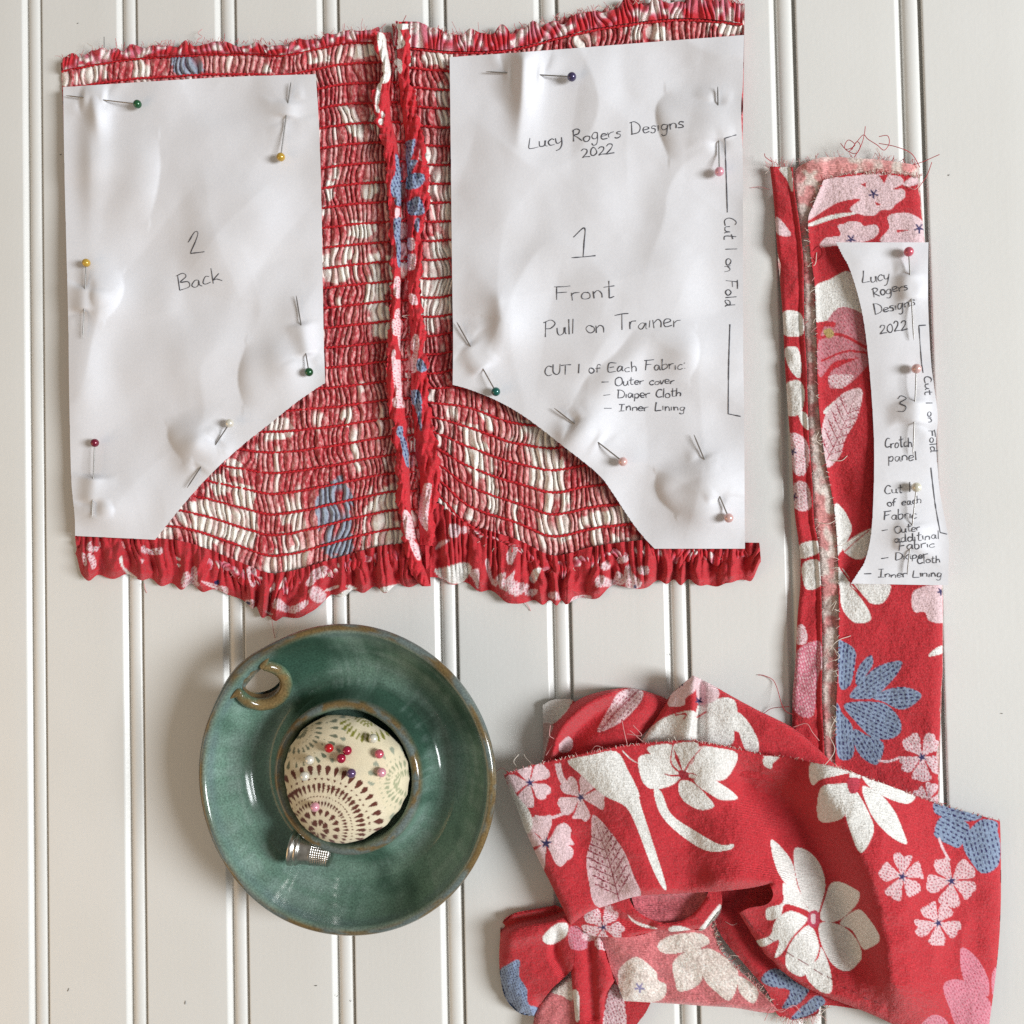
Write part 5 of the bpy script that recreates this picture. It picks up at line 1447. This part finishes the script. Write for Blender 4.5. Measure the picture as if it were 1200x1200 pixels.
CL = Canvas(575, 1030, 1020, 1220, RED, 3)          # lower folds
CL.zone(*H2)
CL.poly([(283, 372), (340, 313), (392, 308), (388, 362), (320, 402)], WHITE, 5)
m = CL.poly([(95, 520), (130, 490), (182, 468), (182, 540), (217, 600), (222, 662), (265, 680), (250, 730), (170, 705), (100, 620)], lin(150, 172, 208), 5); CL.dashes(m, 1.2, NAVY, 3.6, 2.8, 1.9, 1.2, 3)
m = CL.poly([(403, 328), (450, 328), (484, 412), (408, 418)], lin(226, 150, 168), 5); CL.dashes(m, 1.4, DPINK, 4, 3, 2.6, 1.3, 4)
leaf = CL.poly([(562, 660), (600, 575), (644, 650), (645, 830), (552, 830)], PINK, 5); CL.dashes(leaf, 1.2, lin(170, 24, 64), 5, 3.6, 3, 1.2, 6)
CL.poly([(413, 613), (442, 613), (447, 722), (428, 732)], WHITE, 5)
CL.flower((550, 325), 95, .3, PINK, NAVY, DPINK, 5, 17)
for p in ([(836, 330), (880, 318), (935, 335), (930, 355), (860, 352)], [(968, 344), (1000, 300), (1062, 225), (1062, 262), (1000, 345)], [(660, 270), (700, 300), (790, 330), (730, 325), (680, 300)]):
    CL.poly(p, WHITE, 5)
CL.zone(*H3)
for i, p in enumerate(([(112, 662), (160, 618), (240, 640), (314, 690), (270, 762), (200, 782), (232, 710), (150, 692)], [(308, 752), (350, 728), (378, 760), (310, 812), (236, 826)])):
    m = CL.poly(p, BLUE, 5); CL.dashes(m, 1.2, NAVY, 6.0, 4.4, 4, 1.9, i + 5, 1.0)

CW = Canvas(575, 1030, 1020, 1220, WRONG, 3)        # wrong side of the print
CW.zone(*H2)
WW = lin(236, 220, 212)
for p in ([(798, 390), (860, 358), (980, 352), (1012, 400), (860, 442), (798, 427)], [(858, 480), (920, 428), (982, 418), (982, 562), (888, 608), (866, 560)], [(980, 430), (1042, 428), (1144, 520), (1112, 644), (1050, 612), (988, 540)], [(628, 500), (700, 456), (782, 520), (792, 558), (829, 580), (802, 645), (648, 660), (617, 560)], [(1150, 540), (1230, 600), (1210, 660), (1150, 610)], [(325, 605), (402, 540), (415, 645), (370, 625)]):
    CW.poly(p, WW, 5)
for k_ in range(5):
    a_ = k_ * 1.257 + .3
    CW.line([(710, 590), (710 + 24 * math.cos(a_), 590 + 24 * math.sin(a_))], 2.4, lin(140, 132, 170))

heap = thing('crumpled_fabric', 'crumpled pile of red crepe printed with large white, pink and blue flowers', 'fabric')


def hs(name, poly, corners, zf, mat, cf, sp=1.25, thick=.6):
    return sheet(name, dense(poly, corners, 5), zf, heap, mat, cf, sp, thick)


LOOSE = [(637, 897), (636, 826), (648, 820), (669, 819), (700, 840), (690, 890)]
hs('back_layer', LOOSE, [0, 1, 3, 4, 5], lambda x, y: 3.2 + crinkle(x, y, 81, .8), M_cloth, lambda x, y: CB.get(x, y))
LF = [(632, 905), (640, 866), (651, 846), (668, 827), (688, 815), (719, 807.5), (741, 806.5), (767, 813), (790, 823), (800, 850), (780, 890), (700, 905)]


def z_lf(x, y):
    out = dense(LF, [0, 8, 10, 11], 5)
    z = 10 + crinkle(x, y, 83, 1.0) + roll(x, y, out[:60], 16, 7.5)
    z = z + ridge(x, y, [(716, 812), (690, 824), (660, 850), (648, 880)], 7, 10, 3.2) - ridge(x, y, [(735, 815), (700, 838), (668, 868), (660, 895)], 10, 14, 3.0)
    return z - ridge(x, y, [(800, 815), (775, 850), (760, 890)], 22, 22, 4.0)


hs('rolled_fold', LF, [0, 8, 10, 11], z_lf, M_cloth, lambda x, y: CB.get(x, y), 1.25, 1.5)
PK = [(735, 900), (752, 868), (770, 841), (787, 813), (812, 791.5), (832, 801), (860, 817), (888, 832), (928, 852), (953, 872), (985, 902), (985, 915), (900, 915), (812, 900)]


def z_pk(x, y):
    up = np.array(PK[4:11], float)
    z = 10.5 + crinkle(x, y, 85, 1.0) + ridge(x, y, [(814, 795), (812, 830), (806, 870)], 16, 4, 3.4) - ridge(x, y, [(819, 800), (819, 830), (818, 870)], 3.5, 7, 2.2)
    z = z + roll(x, y, spline(up, 5), 9, 2.5) - 3.0 * sstep(880, 980, x) + roll(x, y, np.array(PK[:5], float), 8, 3)
    return z


hs('peaked_fold', PK, [0, 4, 10, 11, 12, 13], z_pk, M_cloth, lambda x, y: CB.get(x, y), 1.2, 1.2)

# layers under the flap
INN = [(826, 1058), (860, 1036), (925, 1025), (1010, 1120), (1020, 1185), (966, 1178), (957, 1190), (930, 1196), (912, 1190), (907, 1178), (899, 1162), (888, 1148), (868, 1125), (846, 1098)]
hs('inner_fold', INN, [0, 2, 3, 4, 7, 9], lambda x, y: 3.0 + crinkle(x, y, 87, 1.2) + ridge(x, y, [(840, 1060), (870, 1110), (900, 1150)], 10, 16, 1.5), M_cloth, lambda x, y: CL.get(x, y))
WS = [(694, 1092), (730, 1090), (773, 1088), (834, 1080), (843, 1110), (859, 1130), (880, 1149), (890, 1160), (903, 1173), (913, 1185), (897, 1187), (860, 1181), (827, 1179), (792, 1176.5), (731, 1173), (722, 1150), (709, 1120)]


def z_ws(x, y):
    z = 6.4 + crinkle(x, y, 89, 1.0) + roll(x, y, np.array(WS[9:15], float), 8, 2.2) + ridge(x, y, [(720, 1100), (745, 1130), (740, 1165)], 14, 26, 1.8)
    return z - ridge(x, y, [(770, 1095), (800, 1130), (830, 1170)], 12, 12, .8) - .02 * np.maximum(0, x - 800)


hs('turned_back_layer', WS, [0, 3, 9, 14], z_ws, M_wrong, lambda x, y: mottled(CW.get(x, y), x, y, 5, .3), 1.2, .5)
WP = [(622, 1215), (629, 1181), (640, 1163), (668, 1143), (675, 1165), (686, 1215)]
hs('turned_under_layer', WP, [0, 3, 5], lambda x, y: 6.5 + crinkle(x, y, 93, 1.0) + roll(x, y, np.array(WP[:4], float), 8, 3), M_wrong, lambda x, y: mottled(CW.get(x, y), x, y, 6, .3))
LP = [(588, 1082), (600, 1071), (627, 1065), (651, 1060.5), (666, 1070), (672, 1100), (672, 1132), (664, 1143), (646, 1160), (633, 1178), (626, 1191), (608, 1187), (593, 1171), (587, 1150), (585, 1125), (586, 1100)]


def z_lp(x, y):
    z = 10.5 + crinkle(x, y, 95, 1.2) + roll(x, y, np.vstack([dense(LP, [3, 7, 10], 5)[20:], LP[0:4]]) if False else np.array(LP[9:] + LP[:4], float), 18, 8.0)
    z = z - ridge(x, y, [(590, 1086), (610, 1078), (640, 1073), (662, 1066)], 5, 6, 5.5) + ridge(x, y, [(600, 1100), (630, 1092), (655, 1085)], 10, 14, 1.5)
    return z - ridge(x, y, [(652, 1095), (650, 1120), (660, 1140)], 5, 8, 2.5)


hs('bottom_loop', LP, [3, 7, 10], z_lp, M_cloth, lambda x, y: CL.get(x, y), 1.2, 1.6)
VB = [(664, 1080), (685, 1082), (706, 1104), (717, 1139), (720, 1149), (709, 1171), (709, 1215), (676, 1215), (671, 1160), (667, 1115)]


def z_vb(x, y):
    z = 10.0 + crinkle(x, y, 97, 1.2) + roll(x, y, np.array(VB[2:7], float), 7, 3.5) + roll(x, y, np.array([VB[7], VB[8], VB[9], VB[0]], float), 6, 3.0)
    return z - ridge(x, y, [(690, 1085), (692, 1130), (694, 1190)], 8, 7, 2.0)


RB = [(706, 1175), (720, 1150), (731, 1170), (763, 1174.5), (756, 1188), (747, 1200), (740, 1215), (706, 1215)]
hs('lower_tail', RB, [0, 3, 6, 7], lambda x, y: 4.2 + crinkle(x, y, 99, .8), M_cloth, lambda x, y: CL.get(x, y))
hs('upright_band', VB, [0, 6, 7], z_vb, M_cloth, lambda x, y: CL.get(x, y), 1.2, 1.5)
# cuff opening under the flap
CI = [(738, 1046), (815, 1042), (832, 1050), (822, 1066), (795, 1084), (770, 1086), (750, 1078)]
hs('cuff_lining', CI, [0, 1], lambda x, y: 8.2 + crinkle(x, y, 101, .8) - ridge(x, y, [(760, 1055), (790, 1058), (815, 1052)], 14, 14, 2.0), M_wrong, lambda x, y: mottled(np.broadcast_to(lin(196, 96, 106), (len(x), 3)), x, y, 8, .35))
CT = [(664, 1080), (690, 1060), (735, 1044), (742, 1062), (756, 1074), (776, 1081), (797, 1079), (814, 1069), (827, 1052), (832, 1040), (845, 1040), (845, 1064), (826, 1089), (811, 1089.5), (787, 1092), (771, 1090), (740, 1098), (697, 1097), (684, 1091)]


def z_ct(x, y):
    return 10.5 + crinkle(x, y, 103, .8) + roll(x, y, np.array(CT[3:9], float), 5, 1.8) + roll(x, y, np.array(CT[11:17], float), 7, 3.2) - ridge(x, y, [(705, 1065), (735, 1080), (760, 1084)], 7, 6, 1.8)


hs('cuff', CT, [0, 2, 9, 10], z_ct, M_cloth, lambda x, y: CL.get(x, y), 1.2, 1.4)
FLP = [(590, 908), (615, 899.5), (640, 893), (680, 884), (730, 874), (775, 869), (812, 868), (850, 874), (895, 884), (925, 887), (950, 893), (985, 900), (1010, 909), (1040, 920), (1070, 931), (1097, 941), (1135, 952), (1172, 962), (1173, 1000), (1173, 1050), (1171, 1100), (1166, 1150), (1160, 1195), (1157, 1220), (1085, 1220),
       (1035, 1195), (1002, 1181), (975, 1171), (945, 1158), (920, 1141), (897, 1119), (880, 1093), (866, 1070), (878, 1064), (898, 1060), (906, 1049), (902, 1036), (880, 1040.5), (850, 1044), (800, 1047), (749, 1050), (715, 1060), (690, 1069), (668, 1085), (660, 1066), (645, 1035), (630, 1005), (615, 972), (603, 940)]
_fc = [0, 17, 23, 24, 32, 36, 43]
_fo = dense(FLP, _fc, 5)


def z_fl(x, y):
    z = 14.2 + crinkle(x, y, 105, 1.1)
    z = z - 7.2 * sstep(1010, 1165, x) - 1.5 * sstep(880, 960, x) * sstep(960, 900, y)
    z = z + ridge(x, y, [(968, 915), (1005, 985), (1035, 1060), (1050, 1150)], 24, 66, 8.0) - ridge(x, y, [(880, 925), (930, 955), (970, 1030), (995, 1110)], 42, 24, 5.6)
    z = z + ridge(x, y, [(700, 885), (735, 960), (745, 1035)], 40, 40, 3.0) - ridge(x, y, [(655, 905), (690, 980), (715, 1045)], 22, 22, 1.3)
    z = z + ridge(x, y, [(830, 880), (855, 950), (862, 1020)], 40, 30, 3.0) - ridge(x, y, [(790, 900), (805, 970), (800, 1035)], 22, 26, 1.2)
    z = z + ridge(x, y, [(612, 905), (645, 990), (668, 1060)], 18, 20, 1.0)
    z = z + ridge(x, y, [(905, 1050), (925, 1080), (960, 1120), (1010, 1150)], 18, 16, 1.6) + ridge(x, y, [(840, 1030), (880, 1028), (915, 1034)], 12, 12, 1.6)
    z = z + roll(x, y, np.array(FLP[17:24], float), 22, 4.2) + roll(x, y, np.array(FLP[24:33], float), 9, 3.2) + roll(x, y, np.array(FLP[36:44], float), 9, 3.2) + roll(x, y, np.array(FLP[43:] + FLP[:1], float), 9, 3.6)
    return z


hs('main_flap', FLP, _fc, z_fl, M_cloth, lambda x, y: CH.get(x, y), 1.1, .5)
# ------------------------------------------------------------------ loose threads and frayed edges
M_fray, _nt, _b = mat_new('loose_thread')
_at = nd(_nt, 'ShaderNodeAttribute', attribute_name='Col')
_tc = nd(_nt, 'ShaderNodeTexCoord'); _n1 = nd(_nt, 'ShaderNodeTexNoise'); _n1.inputs['Scale'].default_value = 900
_nt.links.new(_tc.outputs['Object'], _n1.inputs['Vector'])
_mx = nd(_nt, 'ShaderNodeVectorMath', operation='SCALE'); _nt.links.new(_at.outputs['Color'], _mx.inputs[0])
_mr = nd(_nt, 'ShaderNodeMapRange'); _mr.inputs['To Min'].default_value = .75; _mr.inputs['To Max'].default_value = 1.2
_nt.links.new(_n1.outputs['Fac'], _mr.inputs['Value']); _nt.links.new(_mr.outputs[0], _mx.inputs['Scale']); _nt.links.new(_mx.outputs[0], _b.inputs['Base Color'])
_b.inputs['Roughness'].default_value = .85
TRED, TPK, TWH = lin(186, 50, 60), lin(220, 160, 160), lin(228, 218, 206)


def strand(bag, pts, z, color, r=.00013, step=1.5):
    P = resample(spline(pts, 8) if len(pts) > 2 else np.array(pts, float), step)
    zz = np.interp(np.linspace(0, 1, len(P)), np.linspace(0, 1, len(z)), z) if np.ndim(z) else np.full(len(P), z)
    V, F = tube_data(W(P[:, 0], P[:, 1], zz), r, 5)
    bag.add(V, F, color)


def fringe(bag, pl, n, l0, l1, z, side, seed, cols, r=.00008):
    """short loose ends along a raw edge, side = +1 / -1 of the line"""
    rs = np.random.RandomState(seed)
    P = resample(pl, 1.0)
    T = np.gradient(P, axis=0); T /= np.linalg.norm(T, axis=1)[:, None] + 1e-9
    for i in range(n):
        k = rs.randint(len(P)); nn = np.array([T[k, 1], -T[k, 0]]) * side
        a = rs.uniform(-.9, .9); d = nn * math.cos(a) + T[k] * math.sin(a)
        L = rs.uniform(l0, l1) * (2.0 if rs.rand() < .07 else 1)
        b = d + rs.uniform(-.7, .7, 2)
        p = [P[k] - d * 1.5, P[k] + d * L * .5, P[k] + (d * .5 + b * .5) * L]
        zk = z(P[k:k + 1, 0], P[k:k + 1, 1])[0] if callable(z) else z
        strand(bag, p, [zk, zk + rs.uniform(-.2, .9), zk + rs.uniform(-.6, 1.2)], cols[rs.randint(len(cols))], r * rs.uniform(.8, 1.4), 1.2)


g = Bag()
xs = np.arange(74, 452, 3.0)
fringe(g, np.stack([xs, rowL(xs, -.6 + 0 * xs)], 1), 210, 2, 7, 4.6, 1, 1, [TRED, TPK, TWH, TRED])
xs = np.arange(462, 873, 3.0)
fringe(g, np.stack([xs, rowR(xs, -1.0 + 0 * xs)], 1), 260, 2, 7, 5.0, 1, 2, [TRED, TPK, TWH, TRED])
fringe(g, np.array([(446, 42), (455, 80), (443, 115), (447, 145), (456, 180), (460, 240), (463, 330), (461, 420), (466, 500), (472, 580), (480, 650)], float), 130, 2, 6, 4.5, -1, 3, [TRED, TRED, TPK, TWH])
fringe(g, np.array([(476, 40), (473, 80), (482, 140), (494, 190), (495, 240), (487, 300), (488, 380), (494, 440), (503, 510), (509, 550)], float), 120, 2, 6, 3.8, 1, 4, [TRED, TRED, TPK, TWH])
xs = np.arange(235, 465, 3.0); fringe(g, np.stack([xs, L2(xs) + 13], 1), 60, 1.5, 5, 5.0, -1, 5, [TRED, TPK, TPK, TWH])
xs = np.arange(560, 875, 3.0); fringe(g, np.stack([xs, R2(xs) + 14], 1), 70, 1.5, 5, 5.0, -1, 6, [TRED, TPK, TPK, TWH])
for p, z, c in (([(232, 58), (238, 52), (231, 48), (237, 43), (232, 39), (237, 34)], [2, 4, 3], TPK), ([(844, 2), (850, 6), (862, 8), (868, 14)], [3, 6, 2], TRED), ([(316, 672), (317, 700), (318, 722), (322, 748)], [5, 4, .4], TPK), ([(169, 684), (170, 690), (172, 695)], [1, .5, .3], TPK), ([(612, 700), (616, 706), (620, 712), (622, 716)], [2, 1, .4], TPK),
                ([(500, 368), (472, 370), (477, 372)], [5, 6, 5], TWH), ([(122, 58), (122, 50), (122, 43)], [3, 4, 5], lin(70, 60, 60)), ([(106, 62), (110, 56), (104, 52), (102, 50)], [3, 4, 3], TWH), ([(471, 28), (474, 22), (476, 18)], [3, 5, 6], TRED), ([(508, 38), (512, 36), (514, 30)], [3, 5, 4], TRED), ([(400, 700), (402, 690), (399, 684)], [4, 4, 5], TWH)):
    strand(g, p, z, c, .00015)
o = g.build('frayed_threads', garment, M_fray); o['kind'] = 'stuff'

g = Bag()
fringe(g, np.array([(929, 206), (936, 196), (950, 188), (968, 184), (1000, 185), (1040, 188), (1077, 194)], float), 60, 3, 9, 2.5, 1, 11, [TRED, TPK, TWH])
fringe(g, upper[:26], 110, 2, 6, 3.8, 1, 12, [TWH, TWH, TPK, TRED])
fringe(g, ulS, 110, 1.5, 6, lambda x, y: z_upper(x, y) + .1, -1, 13, [TWH, TPK, TRED, TWH])
fringe(g, seS, 50, 2, 7, 3.9, 1, 14, [TWH, TPK, TRED])
fringe(g, np.array([(903, 200), (903, 194), (915, 193), (929, 197)], float), 26, 3, 9, 3, 1, 15, [TRED, TPK, TWH])
for p, z, c in (([(985, 168), (992, 175), (1002, 170), (994, 164), (990, 174), (1003, 180), (1010, 168), (1013, 156), (1014, 148)], [5, 8, 6, 9, 12], TRED), ([(995, 178), (1005, 165), (1012, 158), (1017, 163), (1028, 170), (1036, 176), (1042, 168), (1040, 159), (1030, 160)], [4, 8, 6], TRED), ([(1000, 186), (1008, 172), (1004, 166), (998, 176)], [3, 6, 3], TRED),
                ([(1030, 168), (1050, 172), (1068, 180), (1078, 196)], [6, 8, 4], TRED), ([(1060, 196), (1080, 190), (1101, 181)], [3, 5, 7], TRED), ([(1075, 222), (1086, 206), (1092, 190)], [3, 4, 6], TRED), ([(1062, 218), (1072, 222), (1079, 214)], [4, 5, 4], TPK), ([(905, 190), (897, 184), (896, 180)], [3, 5, 4], TRED), ([(902, 222), (890, 219), (880, 220)], [2, 1, .4], TPK),
                ([(908, 230), (920, 236), (928, 242)], [4, 5, 4.6], TRED), ([(952, 295), (962, 288), (967, 297), (958, 305), (950, 300)], [4.5, 5, 4.5], TRED), ([(946, 312), (955, 310), (957, 296)], [4, 5, 4], TWH), ([(958, 612), (970, 614), (979, 610)], [4, 5, 4.6], TWH), ([(960, 505), (956, 515), (963, 522)], [4, 5, 4], TWH), ([(968, 538), (985, 540), (993, 534)], [4, 4.6, 4.4], TWH), ([(972, 712), (980, 704), (975, 716)], [4, 5, 4.5], TWH),
                ([(966, 770), (980, 752), (997, 745)], [4, 6, 4.6], TWH), ([(970, 776), (984, 770), (975, 758)], [4, 6, 4], TWH), ([(962, 902), (978, 880), (972, 860), (980, 840)], [13, 10, 6], TWH), ([(985, 640), (1000, 632), (1006, 628)], [4.4, 5, 4.6], TWH)):
    strand(g, p, z, c, .00015)
o = g.build('frayed_threads', strip, M_fray); o['kind'] = 'stuff'

g = Bag()
raw_top = np.array(FLP[:18], float)
fringe(g, raw_top, 330, 1.0, 2.6, lambda x, y: z_fl(x, y) + .05, 1, 21, [TWH, TPK, TRED, TRED])
fringe(g, np.array(WS[3:10], float), 90, 2, 6, 6.6, 1, 22, [TWH, TPK, TRED])
fringe(g, np.array(INN[5:9], float), 70, 3, 9, 3.4, 1, 23, [TWH, TPK])
for p, z, c in (([(640, 885), (650, 868), (644, 862), (645, 850)], [13, 14, 14], TPK), ([(668, 888), (690, 882), (700, 874), (720, 884), (735, 874)], [14, 16, 15], TPK), ([(737, 880), (732, 860), (729, 845)], [15, 16, 14], TPK), ([(735, 860), (752, 862), (742, 850)], [14, 15, 14], TPK), ([(738, 856), (760, 872), (790, 870)], [14, 14.5, 15], TPK),
                ([(596, 906), (588, 900), (580, 905)], [13, 9, 4], TPK), ([(606, 899), (602, 892), (608, 884)], [13, 12, 9], TWH), ([(622, 894), (616, 888), (614, 884)], [14, 12, 10], TWH), ([(930, 838), (918, 830), (908, 800), (896, 792), (888, 791)], [8, 4, 1, .4], TRED), ([(925, 828), (905, 830), (895, 836)], [5, 2, .5], TRED), ([(930, 852), (945, 848), (952, 858), (960, 868)], [10, 12, 11], TPK),
                ([(896, 1196), (905, 1180), (915, 1186), (930, 1178), (938, 1186)], [4, 6, 4], TPK), ([(960, 1190), (972, 1178), (978, 1168), (970, 1180)], [4, 3, 2], TWH), ([(850, 1080), (858, 1084), (864, 1082)], [6, 7, 6], TPK)):
    strand(g, p, z, c, .00015)
o = g.build('frayed_threads', heap, M_fray); o['kind'] = 'stuff'
